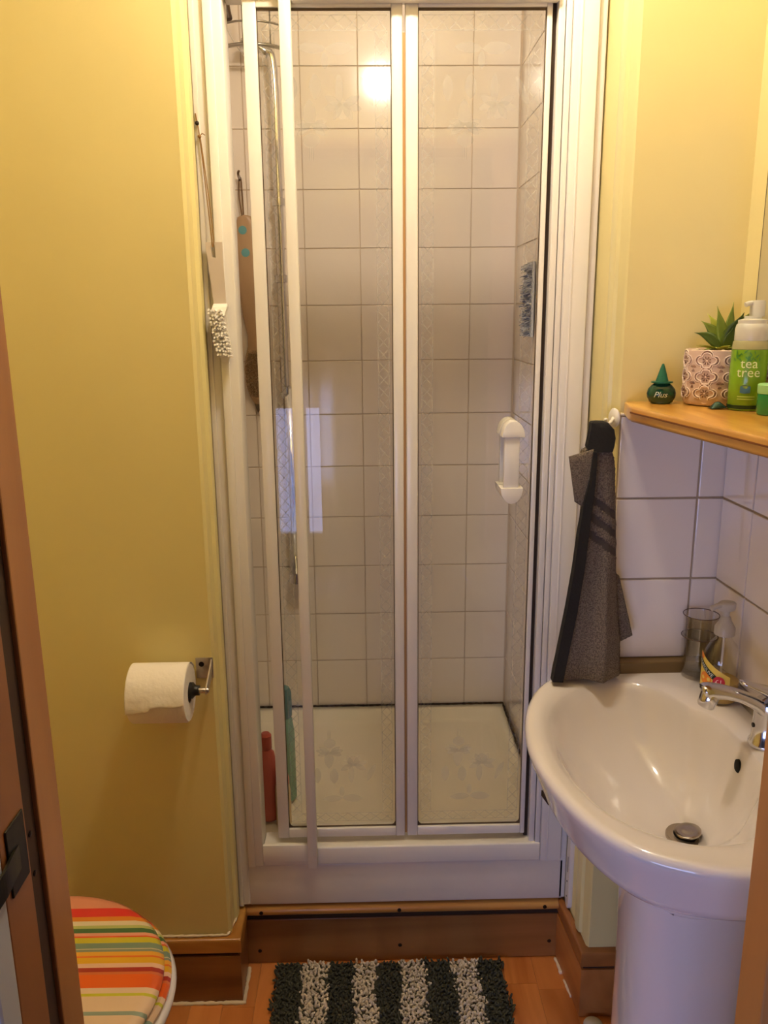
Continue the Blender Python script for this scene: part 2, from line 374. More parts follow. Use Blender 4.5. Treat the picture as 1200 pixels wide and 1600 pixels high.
obj('head_post', B(-0.385, 0.462, 0.60, 0.752, 2.03, 2.06), JAMBW, dr)
bm = bmesh.new()
for z in (1.078, 1.036): lathe(bm, [(0.003, 0.0), (0.003, 0.0012), (0.0, 0.0016)], (-0.3215, 0.688, z), 10, 'x')
obj('screw', bm, SCREW, dr)
bm = bmesh.new(); lathe(bm, [(0.0045, 0), (0.0045, -0.0006), (0, -0.0007)], (0.424, 0.70, 0.955), 12, 'y', sx=0.7)
obj('knot', bm, SCREW, dr, label='small dark knot in the right post')
# latch keep
bm = bmesh.new()
box(bm, -0.3175, -0.3155, 0.632, 0.668, 1.052, 1.118, bev=0.0008)
kp = obj('latch_keep', bm, mat('dark_bronze', srgb(52, 48, 34), 0.35, 0.7, var=0.4, scale=40), dr, label='dark metal latch keep with a curved lip')
pts = smooth_path([(-0.3165, 0.652, 1.080), (-0.314, 0.634, 1.082), (-0.313, 0.615, 1.080), (-0.316, 0.597, 1.076)], 5)
bm = bmesh.new(); rings = []
for p in pts: rings.append([p+Vector((dx, 0, dz)) for dx, dz in ((-0.0012, -0.012), (0.0012, -0.012), (0.0012, 0.012), (-0.0012, 0.012))])
loft(bm, rings); obj('lip', bm, bpy.data.materials['dark_bronze'], kp)

# skirting boards, step riser
def skirt(name, pts_front, lab, m, flip=1):
    """polyline skirting: list of plan points of the outer face; built as board + bead + sealant"""
    pass
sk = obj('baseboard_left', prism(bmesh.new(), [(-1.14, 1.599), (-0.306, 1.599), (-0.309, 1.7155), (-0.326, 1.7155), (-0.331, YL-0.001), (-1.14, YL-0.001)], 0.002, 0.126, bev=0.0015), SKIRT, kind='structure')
meta(sk, 'brown wooden skirting board wrapping the left nib beside the toilet', 'skirting')
obj('bead', prism(bmesh.new(), [(-1.14, 1.597), (-0.303, 1.597), (-0.305, 1.7155), (-0.3255, 1.7155), (-0.331, YL-0.001), (-1.14, YL-0.001)], 0.134, 0.172, bev=0.006, seg=4), BEADW, sk, smooth=True)
obj('shade_strip', prism(bmesh.new(), [(-1.14, 1.606), (-0.313, 1.606), (-0.315, 1.7155), (-0.3255, 1.7155), (-0.331, YL-0.001), (-1.14, YL-0.001)], 0.126, 0.134), DIRT_SHADE, sk)  # dark strip painting the shade between board and bead
def caulk(pts, r, parent, name='sealant_bead', lab='rough white sealant line'):
    P = [Vector(p) for p in pts]; out = []
    for a, b in zip(P[:-1], P[1:]):
        n = max(2, int((b-a).length/0.006))
        for i in range(n): out.append(a.lerp(b, i/n)+Vector((random.uniform(-.001, .001), random.uniform(-.001, .001), 0)))
    out.append(P[-1]); rs = [r*random.uniform(0.75, 1.35) for _ in out]; N = len(out)
    return obj(name, tube(bmesh.new(), out, lambda t: rs[min(N-1, int(t*(N-1)+0.5))], 8), CAULK, parent, smooth='all', label=lab)
caulk([(-1.1, 1.5965, 0.002), (-0.303, 1.5965, 0.002), (-0.3045, 1.700, 0.002)], 0.0042, sk)
caulk([(-0.60, 1.609, 0.175), (-0.335, 1.609, 0.175), (-0.322, 1.66, 0.178)], 0.0028, sk)
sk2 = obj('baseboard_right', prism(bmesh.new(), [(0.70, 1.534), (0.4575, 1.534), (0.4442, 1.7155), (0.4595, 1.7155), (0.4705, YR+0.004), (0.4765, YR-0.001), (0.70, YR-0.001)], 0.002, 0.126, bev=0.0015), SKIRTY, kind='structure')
meta(sk2, 'brown wooden skirting board wrapping the right nib behind the pedestal', 'skirting')
obj('bead', prism(bmesh.new(), [(0.70, 1.531), (0.455, 1.531), (0.4422, 1.7155), (0.4595, 1.7155), (0.4705, YR+0.004), (0.4765, YR-0.001), (0.70, YR-0.001)], 0.134, 0.172, bev=0.006, seg=4), SKIRTY, sk2, smooth=True)
obj('shade_strip', prism(bmesh.new(), [(0.70, 1.540), (0.463, 1.540), (0.4512, 1.7155), (0.4595, 1.7155), (0.4705, YR+0.004), (0.4765, YR-0.001), (0.70, YR-0.001)], 0.126, 0.134), DIRT_SHADE, sk2)  # same dark strip in place of shade below the right bead
caulk([(0.4425, 1.708, 0.003), (0.448, 1.66, 0.002)], 0.0045, sk2)
caulk([(0.449, 1.64, 0.002), (0.4545, 1.59, 0.002)], 0.0035, sk2)
st = obj('trim_1', B(-0.3235, 0.4555, 1.716, 1.735, 0.002, 0.124, bev=0.001), SKIRT, kind='structure'); meta(st, 'brown wooden riser board closing the shower step', 'step riser')
def half_round(x0, x1, y, z0, z1, d, n=10):
    zc = (z0+z1)/2; h = (z1-z0)/2
    pts = [(y-d*math.cos(-PI/2+PI*i/n), zc+h*math.sin(-PI/2+PI*i/n)) for i in range(n+1)]
    return prism(bmesh.new(), pts, x0, x1, axis='x')
st2 = obj('trim_2', half_round(-0.322, 0.4555, 1.722, 0.140, 0.172, 0.022), BEADW, kind='structure', smooth=True); meta(st2, 'rounded pine nosing strip under the shower tray', 'trim')
obj('shade_strip', B(-0.3225, 0.4555, 1.719, 1.735, 0.124, 0.1445), DIRT_SHADE, st2)  # shadow under the nosing, put in as a dark coloured strip
for x, z, y, p in ((-0.28, 0.036, 1.716, st), (0.062, 0.044, 1.716, st), (0.428, 0.046, 1.716, st), (0.060, 0.156, 1.7, st2), (0.41, 0.156, 1.7, st2), (-0.27, 0.156, 1.7, st2)):
    obj('screw', lathe(bmesh.new(), [(0.0048, 0.0012), (0.0048, -0.0008), (0.0025, -0.0012), (0, -0.0006)], (x, y, z), 12, 'y'), SCREW, p)

obj('light_block', B(-0.335, 0.47, 1.736, 1.80, 0.0, 0.175), DIRT_SHADE, st)  # added unseen box, keeps sky light from leaking through the step gaps
# shower opening trims
t3 = obj('trim_3', B(-0.3195, -0.2935, 1.700, 1.745, 0.18, 2.17, bev=0.003), WHT, kind='structure'); meta(t3, 'white painted board between the yellow return and the shower frame, left', 'trim')
obj('batten', B(-0.3195, -0.309, 1.694, 1.702, 0.18, 2.17, bev=0.002), WHT, t3)
t4 = obj('trim_4', B(0.4405, 0.4575, 1.702, 1.745, 0.18, 2.17, bev=0.003), WHT, kind='structure'); meta(t4, 'white painted board between shower frame and yellow return, right', 'trim')
bm = bmesh.new(); prism(bm, [(-0.3275, 1.654), (-0.3185, 1.660), (-0.3165, 1.672), (-0.3185, 1.688), (-0.327, 1.692)], 0.18, ZC)
t5 = obj('trim_5', bm, YEL2, kind='structure', smooth=True); meta(t5, 'yellow painted moulding on the left return', 'trim')
bm = bmesh.new(); prism(bm, [(0.4715, 1.585), (0.4625, 1.588), (0.459, 1.60), (0.4605, 1.618), (0.470, 1.622)], 0.18, ZC)
t6 = obj('trim_6', bm, YEL2, kind='structure', smooth=True); meta(t6, 'yellow painted moulding on the right return', 'trim')
# loose white end of beading low on the right return
pts = [(1.690, 0.95), (1.690, 0.192)] + [(1.676-0.014*math.cos(PI*i/8), 0.192-0.018*math.sin(PI*i/8)) for i in range(8, -1, -1)][1:-1] + [(1.662, 0.192), (1.662, 0.95)]
bm = prism(bmesh.new(), pts, 0.4545, 0.4655, axis='x', bev=0.002)
t7 = obj('trim_7', bm, WHT, kind='structure', smooth=True); meta(t7, 'white beading strip with a rounded lower end, right of the tray', 'trim')
bm = bmesh.new()
for z in (0.205, 0.245): lathe(bm, [(0.002, 0.0), (0.002, -0.001), (0, -0.0012)], (0.4545, 1.676, z), 8, 'x')
box(bm, 0.4538, 0.4546, 1.675, 1.677, 0.27, 0.31); obj('nail_hole', bm, SCREW, t7)

# tile ledge behind the basin
lg = obj('trim_8', B(0.4715, 0.70, 1.520, YR, 0.838, 0.866, bev=0.002), DARKW, kind='structure'); meta(lg, 'dark brown wooden ledge under the tiles behind the basin', 'trim')

# ================================================================== SHOWER TRAY
tr = thing('shower_tray', 'cream acrylic shower tray with a white boxed front edge above the wooden step', 'shower tray', (0.07, 1.70, 0.175))
bm = bmesh.new()
box(bm, -0.298, 0.4535, 1.702, 1.80, 0.176, 0.288, bev=0.006, seg=3)
obj('front_edge', bm, mat('tray_front', srgb(232, 222, 208), 0.3, var=0.06, scale=7), tr, smooth=True, label='white front face of the tray, grubby at its lower corners')
def rrect(x0, x1, y0, y1, r, z, n=5):
    out = []
    for cx, cy, a in ((x1-r, y1-r, 0), (x0+r, y1-r, PI/2), (x0+r, y0+r, PI), (x1-r, y0+r, 1.5*PI)):
        for i in range(n+1): out.append((cx+r*math.cos(a+PI/2*i/n), cy+r*math.sin(a+PI/2*i/n), z))
    return out
bm = bmesh.new()
loft(bm, [rrect(XL+0.002, XR-0.002, 1.80, YB-0.008, 0.002, 0.18), rrect(XL+0.002, XR-0.002, 1.80, YB-0.008, 0.002, 0.262), rrect(XL+0.03, XR-0.03, 1.82, YB-0.045, 0.03, 0.262),
          rrect(XL+0.045, XR-0.045, 1.835, YB-0.065, 0.03, 0.240), rrect(XL+0.07, XR-0.07, 1.86, YB-0.09, 0.04, 0.236), rrect(XL+0.35, XR-0.35, 2.1, 2.2, 0.04, 0.233)])
obj('basin', bm, ACR, tr, smooth='all')
caulk([(XL+0.01, YB-0.009, 0.264), (XR-0.004, YB-0.009, 0.264), (XR-0.004, 1.82, 0.264)], 0.003, tr).data.materials[0] = DIRT_SHADE
# ================================================================== SHOWER ENCLOSURE
en = thing('shower_enclosure', 'white framed sliding shower door with two etched glass panels in the alcove', 'shower door', (0.06, 1.70, 0.288))
bm = bmesh.new()
box(bm, -0.2925, -0.2575, 1.694, 1.76, 0.289, 2.17, bev=0.003)
box(bm, -0.2925, -0.276, 1.690, 1.70, 0.289, 2.17, bev=0.002)
obj('jamb', bm, ALU, en, smooth=True)
bm = bmesh.new()
box(bm, 0.392, 0.440, 1.691, 1.76, 0.289, 2.17, bev=0.003)
box(bm, 0.3795, 0.3905, 1.697, 1.76, 0.33, 2.17, bev=0.002)
box(bm, 0.3655, 0.3785, 1.702, 1.76, 0.33, 2.17, bev=0.002)
box(bm, 0.405, 0.409, 1.689, 1.70, 0.289, 2.17, bev=0.001)
box(bm, 0.3795, 0.392, 1.703, 1.76, 0.33, 2.17)
obj('jamb', bm, ALU, en, smooth=True)
bm = bmesh.new(); box(bm, -0.2575, 0.392, 1.694, 1.76, 0.289, 0.336, bev=0.004, seg=3); box(bm, -0.2575, -0.152, 1.690, 1.70, 0.302, 0.346, bev=0.002)
obj('bottom_rail', bm, ALU, en, smooth=True)
bm = bmesh.new(); box(bm, -0.2575, 0.3655, 1.700, 1.76, 2.118, 2.17, bev=0.003); box(bm, -0.13, 0.3655, 1.690, 1.71, 2.104, 2.165, bev=0.003)
obj('top_rail', bm, ALU, en, smooth=True)
bm = bmesh.new(); box(bm, -0.1525, -0.1305, 1.678, 1.703, 0.291, 2.17, bev=0.003)
obj('mullion', bm, ALU, en, smooth=True, label='narrow upright bar crossing in front of the left panel')

def lattice(bm, x0, x1, z0, z1, y, per, wd=0.0011):
    """diamond trellis strip in the XZ plane"""
    vert = (z1-z0) > (x1-x0)
    L = (z1-z0) if vert else (x1-x0); W = (x1-x0) if vert else (z1-z0); n = max(1, round(L/per)); p = L/n
    def q(a, b):   # a along, b across
        return (x0+b, y, z0+a) if vert else (x0+a, y, z0+b)
    def line(a0, b0, a1, b1, wd=wd):
        d = Vector((a1-a0, b1-b0)); d.normalize(); nx, ny = -d.y*wd, d.x*wd
        bm.faces.new([bm.verts.new(q(*c)) for c in ((a0+nx, b0+ny), (a1+nx, b1+ny), (a1-nx, b1-ny), (a0-nx, b0-ny))])
    for i in range(n):
        line(i*p, 0, (i+1)*p, W); line(i*p, W, (i+1)*p, 0)
    line(0, 0, L, 0, wd*1.1); line(0, W, L, W, wd*1.1)
def ell(bm, cx, cz, rx, rz, rot, y, n=14, point=0.0):
    vs = []
    for i in range(n):
        a = 2*PI*i/n; u, v = math.cos(a), math.sin(a)
        if point: u *= (1-point*abs(v)**3)
        u *= rx; v *= rz
        vs.append(bm.verts.new((cx+u*math.cos(rot)-v*math.sin(rot), y, cz+u*math.sin(rot)+v*math.cos(rot))))
    bm.faces.new(vs)
def motif(bm, cx, z, s, y, flip=1):
    """fuchsia spray; s metres per unit, coordinates measured from the spray's centre line upward"""
    K = lambda px, py: (cx+(px-570)*s, z+flip*(1040-py)*s)
    def e(px, py, rx, ry, rot=0, point=0.45):
        c = K(px, py); ell(bm, c[0], c[1], rx*s, ry*s, rot*flip, y, point=point)
    # upper bloom
    for a, L in ((-0.9, 95), (0.9, 95), (-1.9, 85), (1.9, 85), (-1.35, 105), (1.35, 105)):
        e(450+math.sin(a)*70, 440-math.cos(a)*40, 30, L*0.75, -a, 0.6)
    e(450, 330, 66, 55, 0, 0.2); e(440, 520, 52, 110, 0, 0.6)
    for dx in (-14, 0, 14): e(448+dx, 240, 3, 60, 0, 0.1)
    # second bloom
    for a in (-1.3, 1.3, -2.1, 2.1, -0.5, 0.5): e(700+math.sin(a)*80, 590-math.cos(a)*50, 32, 75, -a, 0.6)
    e(700, 540, 60, 60, 0, 0.2); e(675, 700, 34, 110, 0, 0.5)
    e(310, 710, 42, 95); e(490, 720, 48, 92); e(890, 685, 30, 115, -0.42)
    e(570, 905, 28, 62, 0, 0.3); e(470, 992, 40, 108, PI/2+0.06, 0.5); e(685, 988, 46, 112, -PI/2-0.06, 0.5)
def panel(gx0, gx1, sx0, sx1, lab, has_handle, side):
    Yg = 1.722
    bm = bmesh.new()
    box(bm, sx0, gx0, 1.712, 1.735, 0.350, 2.12, bev=0.0025)
    box(bm, gx1, sx1, 1.712, 1.735, 0.350, 2.12, bev=0.0025)
    box(bm, gx0, gx1, 1.710, 1.735, 0.352, 0.3745, bev=0.003)
    box(bm, gx0, gx1, 1.712, 1.735, 2.100, 2.12, bev=0.002)
    pn = obj('door_panel', bm, ALU, en, smooth=True, label=lab)
    bm = bmesh.new(); t = 0.0028
    for a in ((gx0, gx0+t*0.6, .3745, 2.10), (gx1-t*0.6, gx1, .3745, 2.10), (gx0, gx1, .3745, .3745+t), (gx0, gx1, 2.10-t*1.6, 2.10)): box(bm, a[0], a[1], 1.7165, 1.7195, a[2], a[3])
    # dirty corner fillets where the pane has rounded corners
    for cx, sg in ((gx0, 1), (gx1, -1)):
        prism(bm, [(cx, 0.3745), (cx+sg*0.014, 0.3745), (cx+sg*0.005, 0.380), (cx, 0.389)], 1.7168, 1.7192, axis='y')
    obj('gasket', bm, GASK, pn)
    g = obj('glass_pane', B(gx0-0.003, gx1+0.003, 1.720, 1.724, 0.372, 2.103), GLASS, pn)
    bm = bmesh.new(); ye = 1.7193; per = 0.0255; i0, i1 = gx0+0.008, gx1-0.008
    lattice(bm, i0, i0+0.0225, 0.412, 2.060, ye, per); lattice(bm, i1-0.0225, i1, 0.412, 2.060, ye, per)
    lattice(bm, i0, i1, 0.388, 0.409, ye, per); lattice(bm, i0, i1, 2.063, 2.089, ye, per)
    for (cx, cz) in ((i0+0.0113, 0.3985), (i1-0.0113, 0.3985)): ell(bm, cx, cz, 0.003, 0.003, 0, ye)
    c = (gx0+gx1)/2
    motif(bm, c, 0.437, 0.000215, ye); motif(bm, c, 2.045, 0.000245, ye, -1)
    obj('etched_pattern', bm, ETCH, pn, label='frosted trellis border with fuchsia sprays at both ends')
    return pn
pB = panel(-0.197, 0.054, -0.2225, 0.075, 'left sliding panel, partly behind the upright bar', False, 0)
pC = panel(0.1045, 0.346, 0.0805, 0.3565, 'right sliding panel with the pull handle', True, 1)
obj('closing_strip', B(0.0752, 0.0803, 1.722, 1.733, 0.352, 2.06), mat('amber_seal', srgb(196, 150, 92), 0.5), pB, label='amber brown seal between the two panels')
obj('gap_strip', B(0.3568, 0.3652, 1.722, 1.745, 0.338, 2.115), DIRT_SHADE, en)  # dark strip stands in for the dark gap beside the right stile
# pull handle
def cap(z0, z1, up, y0, y1, cx, hw):
    n = 12; zc = z0 if up else z1; h = z1-z0
    arc = [(cx+hw*math.cos(PI*i/n), zc+(1 if up else -1)*h*math.sin(PI*i/n)) for i in range(n+1)]
    return arc
hcx = 0.3005
bm = bmesh.new()
prism(bm, cap(1.296, 1.3295, True, 0, 0, hcx, 0.0235), 1.684, 1.7185, axis='y', bev=0.0015)
prism(bm, cap(1.155, 1.189, False, 0, 0, hcx-0.001, 0.0235), 1.684, 1.7185, axis='y', bev=0.0015)
box(bm, hcx-0.018, hcx+0.014, 1.689, 1.702, 1.187, 1.298, bev=0.003)
hd = obj('handle', bm, WPL, pC, smooth=True, label='white plastic D pull handle')
bm = bmesh.new()
prism(bm, cap(1.296, 1.3295, True, 0, 0, hcx, 0.0235), 1.7255, 1.765, axis='y', bev=0.0015)
prism(bm, cap(1.155, 1.189, False, 0, 0, hcx-0.001, 0.0235), 1.7255, 1.765, axis='y', bev=0.0015)
box(bm, hcx-0.018, hcx+0.014, 1.747, 1.76, 1.187, 1.298, bev=0.003)
obj('handle', bm, WPL, pC, smooth=True, label='twin handle on the shower side, seen through the glass')

# ================================================================== INSIDE THE SHOWER
rl = thing('shower_riser', 'chrome shower riser pipe with brackets on the tiled wall behind the left panel', 'shower', (-0.245, 2.50, 0.74))
obj('pipe', tube(bmesh.new(), smooth_path([(-0.33, 2.49, 2.262), (-0.272, 2.49, 2.245), (-0.247, 2.50, 2.20), (-0.245, 2.50, 1.9), (-0.245, 2.50, 1.30)], 8), 0.0135, 16), CHROME, rl, smooth='all')
obj('pipe', tube(bmesh.new(), [(-0.236, 2.50, 1.33), (-0.232, 2.50, 0.74)], 0.018, 18), CHROME, rl, smooth='all')
for z, x in ((1.855, -0.245), (1.645, -0.245), (1.325, -0.240)):
    bm = lathe(bmesh.new(), [(0.013, -0.012), (0.019, -0.010), (0.019, 0.010), (0.013, 0.012)], (x, 2.50, z), 20)
    tube(bm, [(x, 2.51, z), (x, YB-0.006, z)], 0.008, 10)
    obj('bracket', bm, CHROME, rl, smooth=True)
obj('valve', lathe(bmesh.new(), [(0.012, -0.02), (0.024, -0.014), (0.024, 0.014), (0.012, 0.02)], (-0.232, 2.50, 0.735), 20), CHROME, rl, smooth=True)
# wire caddy high on the left
cd = thing('wire_caddy', 'curved wire shower rack in the gap at the top left of the door', 'shower caddy', (-0.30, 2.2, 2.16))
for z, dr_, rad in ((2.222, 0, 0.0035), (2.172, 0, 0.0065)):
    pts = [(-0.27+0.085*math.cos(a), 2.255+0.075*math.sin(a), z) for a in [PI*(0.75+1.05*i/20) for i in range(21)]]
    obj('rail', tube(bmesh.new(), pts, rad, 8, flat=0.7), STEEL, cd, smooth='all')
for a in (PI*0.95, PI*1.2, PI*1.45, PI*1.7):
    p = (-0.27+0.085*math.cos(a), 2.255+0.075*math.sin(a)); obj('upright', tube(bmesh.new(), [(p[0], p[1], 2.172), (p[0], p[1], 2.26)], 0.002, 6), STEEL, cd, smooth='all')
rz = thing('scrub_brush_handle', 'dark brown rounded brush handle hanging at the very top left of the shower', 'brush', (-0.318, 2.10, 2.19))
bm = bmesh.new(); tube(bm, smooth_path([(-0.313, 2.10, 2.298), (-0.312, 2.10, 2.26), (-0.309, 2.10, 2.225), (-0.305, 2.10, 2.203), (-0.304, 2.10, 2.197)], 5), lambda t: 0.0095*(1-0.75*max(0, (t-0.8)/0.2)**2), 12)
obj('handle', bm, mat('dark_brown', srgb(74, 56, 42), 0.5), rz, smooth='all')
obj('hanging_cord', tube(bmesh.new(), smooth_path([(-0.313, 2.10, 2.19), (-0.30, 2.14, 2.165), (-0.283, 2.2, 2.148)], 6), 0.0015, 6), WPL, rz, smooth='all')
# wooden back brush on a cord
bb = thing('back_brush', 'wooden bath brush hanging on a cord, seen through the gap left of the door panel', 'bath brush', (-0.315, 2.30, 1.29))
bm = bmesh.new(); rings = []
for z, w_, x in ((1.80, 0.008, -0.316), (1.795, 0.020, -0.315), (1.77, 0.031, -0.312), (1.70, 0.033, -0.309), (1.60, 0.032, -0.307), (1.54, 0.025, -0.308), (1.49, 0.013, -0.310), (1.46, 0.014, -0.310), (1.435, 0.022, -0.309), (1.40, 0.027, -0.308), (1.36, 0.027, -0.306), (1.325, 0.020, -0.304), (1.305, 0.009, -0.303)):
    rings.append([(x+w_*math.cos(2*PI*i/16), 2.305+0.008*math.sin(2*PI*i/16), z) for i in range(16)])
loft(bm, rings); obj('handle', bm, BRUSHW, bb, smooth='all')
bm = bmesh.new(); rnd = random.Random(3)
for k in range(620):
    z = rnd.uniform(1.325, 1.452); h = 0.026*math.sqrt(max(0, 1-((z-1.388)/0.066)**2)); x = -0.3075+rnd.uniform(-h, h)
    L = 0.012+rnd.uniform(0, 0.006); s = 0.0016
    a = Vector((x, 2.298, z)); b = Vector((x+rnd.uniform(-.003, .003), 2.298-L, z+rnd.uniform(-.003, .003)))
    vs = [bm.verts.new(a+Vector(d)*s) for d in ((1, 0, 0), (-.5, 0, .87), (-.5, 0, -.87))]; vt = bm.verts.new(b)
    for i in range(3): bm.faces.new((vs[i], vs[(i+1) % 3], vt))
obj('bristles', bm, mat('bristle_tan', srgb(216, 186, 148), 0.8), bb, kind='stuff')
TEAL = mat('teal_dot', srgb(96, 152, 156), 0.5)
for x, z in ((-0.322, 1.762), (-0.317, 1.705)):
    obj('dot', lathe(bmesh.new(), [(0.011, 0.0), (0.011, -0.001), (0, -0.0015)], (x, 2.2972, z), 16, 'y'), TEAL, bb, label='teal spot on the handle')
bm = bmesh.new(); tube(bm, smooth_path([(-0.321, 2.30, 1.79), (-0.327, 2.30, 1.84), (-0.326, 2.30, 1.885), (-0.321, 2.30, 1.89), (-0.319, 2.30, 1.85), (-0.318, 2.30, 1.79)], 5), 0.002, 6)
tube(bm, smooth_path([(-0.324, 2.30, 1.885), (-0.326, 2.29, 1.90), (-0.322, 2.28, 1.905)], 4), 0.003, 6)
obj('cord', bm, mat('cord_brown', srgb(120, 90, 60), 0.8), bb, smooth='all')
bm = bmesh.new(); prism(bm, [(-0.312, 1.306), (-0.292, 1.306), (-0.296, 1.292), (-0.303, 1.280)], 2.298, 2.304, axis='y'); obj('tip_tag', bm, mat('tag_dark', srgb(84, 70, 54), 0.7), bb, label='dark torn tag under the brush head')
obj('hook', tube(bmesh.new(), [(-0.3225, 2.312, 1.889), (-0.3225, 2.290, 1.889), (-0.3225, 2.288, 1.896)], 0.0025, 8), CHROME, bb)
for t_, k_ in ((bb, 1.104), (cd, 1.115), (rz, 1.15)):     # set back against the tiled wall, real size
    t_.location = Vector((0, 0, EYE))+(t_.location-Vector((0, 0, EYE)))*k_; t_.scale = (k_, k_, k_)
# bottles on the tray, left
bt = thing('pink_bottle', 'pink shampoo bottle standing in the tray behind the left gap', 'bottle', (-0.275, 1.95, 0.242))
bm = lathe(bmesh.new(), [(0.020, 0.243), (0.026, 0.248), (0.027, 0.30), (0.026, 0.40), (0.020, 0.44), (0.010, 0.452)], (-0.275, 1.95, 0), 24, sx=1.0, sy=0.7); obj('body', bm, mat('pink_plastic', srgb(206, 108, 96), 0.35), bt, smooth=True)
obj('cap', lathe(bmesh.new(), [(0.012, 0.448), (0.015, 0.452), (0.015, 0.488), (0.010, 0.494)], (-0.275, 1.95, 0), 20), mat('coral_cap', srgb(196, 92, 80), 0.35), bt, smooth=True)
bt2 = thing('green_bottle', 'tall pale green bottle standing behind the pink one in the tray', 'bottle', (-0.235, 2.05, 0.241))
obj('body', lathe(bmesh.new(), [(0.022, 0.241), (0.027, 0.246), (0.027, 0.44), (0.022, 0.48), (0.012, 0.492)], (-0.237, 2.05, 0), 24), mat('green_plastic', srgb(136, 176, 146), 0.35), bt2, smooth=True)
obj('cap', lathe(bmesh.new(), [(0.02, 0.488), (0.022, 0.492), (0.022, 0.558), (0.017, 0.572), (0.0, 0.574)], (-0.237, 2.05, 0), 20), mat('teal_cap', srgb(92, 132, 128), 0.35), bt2, smooth=True)
bt3 = thing('cream_bottle', 'short cream bottle with a pink shoulder beside the pink one in the tray', 'bottle', (-0.232, 1.93, 0.242))
obj('body', lathe(bmesh.new(), [(0.016, 0.242), (0.020, 0.246), (0.020, 0.34), (0.018, 0.36)], (-0.234, 1.93, 0), 20), mat('cream_plastic', srgb(224, 200, 150), 0.4), bt3, smooth=True)
obj('cap', lathe(bmesh.new(), [(0.018, 0.358), (0.018, 0.375), (0.011, 0.40), (0.007, 0.425), (0, 0.427)], (-0.234, 1.93, 0), 20), mat('rose_cap', srgb(214, 140, 120), 0.4), bt3, smooth=True)
# blue and white scrubber hanging on the right shower wall
lf = thing('bath_scrubber', 'blue and white fringed bath scrubber hanging on the right shower wall', 'scrubber', (0.43, 2.28, 1.48))
obj('back_strip', B(0.436, 0.443, 2.235, 2.325, 1.48, 1.675, bev=0.003), mat('pale_strip', srgb(196, 200, 206), 0.7), lf)
bm = bmesh.new(); rnd = random.Random(5)
for k in range(420):
    z = 1.485+rnd.random()*0.185; y = 2.24+rnd.random()*0.08; L = 0.010+rnd.random()*0.010
    a = Vector((0.436, y, z)); b = a+Vector((-L, rnd.uniform(-.004, .004), -0.008*rnd.random())); s = 0.0013
    vs = [bm.verts.new(a+Vector(d)*s) for d in ((0, 1, 0), (0, -.5, .87), (0, -.5, -.87))]; vt = [bm.verts.new(b+Vector(d)*s*0.6) for d in ((0, 1, 0), (0, -.5, .87), (0, -.5, -.87))]
    mi = k % 3
    for i in range(3): bm.faces.new((vs[i], vs[(i+1) % 3], vt[(i+1) % 3], vt[i])).material_index = mi
    bm.faces.new(vt).material_index = mi
obj('fringe', bm, [mat('fringe_blue', srgb(70, 84, 120), 0.7), mat('fringe_white', srgb(220, 222, 226), 0.7), mat('fringe_grey', srgb(130, 136, 150), 0.7)], lf, kind='stuff')

# ================================================================== BRUSH ON TWINE, left of the door
nb = thing('dish_brush', 'white long handled brush hanging by brown twine on the white trim left of the shower', 'brush', (-0.295, 1.688, 1.46))
bm = bmesh.new()
y1_, y2_ = 1.681, 1.686
def strip(bm, pts_l, pts_r, ya, yb):
    rings = []
    for (xl, z), (xr, _) in zip(pts_l, pts_r): rings.append([(xl, ya, z), (xr, ya, z), (xr, yb, z), (xl, yb, z)])
    loft(bm, rings)
strip(bm, [(-0.3085, 1.679), (-0.3065, 1.655)], [(-0.299, 1.679), (-0.2965, 1.655)], y1_, y2_)
strip(bm, [(-0.291, 1.679), (-0.2895, 1.655)], [(-0.2765, 1.679), (-0.2765, 1.655)], y1_, y2_)
strip(bm, [(-0.3065, 1.655), (-0.2985, 1.568)], [(-0.2765, 1.655), (-0.2745, 1.568)], y1_, y2_)
strip(bm, [(-0.3085, 1.6835), (-0.3085, 1.679)], [(-0.2765, 1.6835), (-0.2765, 1.679)], y1_, y2_)
obj('handle', bm, mat('handle_grey_white', srgb(206, 192, 178), 0.4), nb, label='flat greyish handle with a slot for the twine')
bm = bmesh.new(); rings = []
for z, xl, xr, ya, yb in ((1.568, -0.2985, -0.2725, 1.678, 1.690), (1.562, -0.3, -0.2715, 1.668, 1.690), (1.545, -0.303, -0.276, 1.660, 1.684)):
    rings.append([(xl, ya, z), (xr, ya, z), (xr, yb, z), (xl, yb, z)])
loft(bm, rings); rings = []
for z, xl, xr, ya, yb in ((1.547, -0.303, -0.274, 1.668, 1.684), (1.50, -0.298, -0.271, 1.672, 1.686), (1.47, -0.293, -0.270, 1.676, 1.688), (1.455, -0.288, -0.276, 1.680, 1.688)):
    rings.append([(xl, ya, z), (xr, ya, z), (xr, yb, z), (xl, yb, z)])
loft(bm, rings)
obj('head', bm, WPL, nb)
bm = bmesh.new(); rnd = random.Random(11)
for i in range(13):
    for j in range(5):
        t = i/12; z = 1.550-0.084*t; x = -0.3005+0.012*t+0.0055*j
        a = Vector((x, 1.674+0.004*t, z)); b = a+Vector((-0.004+rnd.uniform(-.002, .001), -0.017-rnd.random()*0.004, 0.004+rnd.uniform(-.002, .003)))
        tube(bm, [a, a.lerp(b, 0.5), b], lambda q: 0.0016+0.0008*q, 6)
obj('bristles', bm, mat('white_bristle', srgb(250, 246, 240), 0.6), nb, kind='stuff')
TW = mat('twine_brown', srgb(140, 104, 56), 0.85)
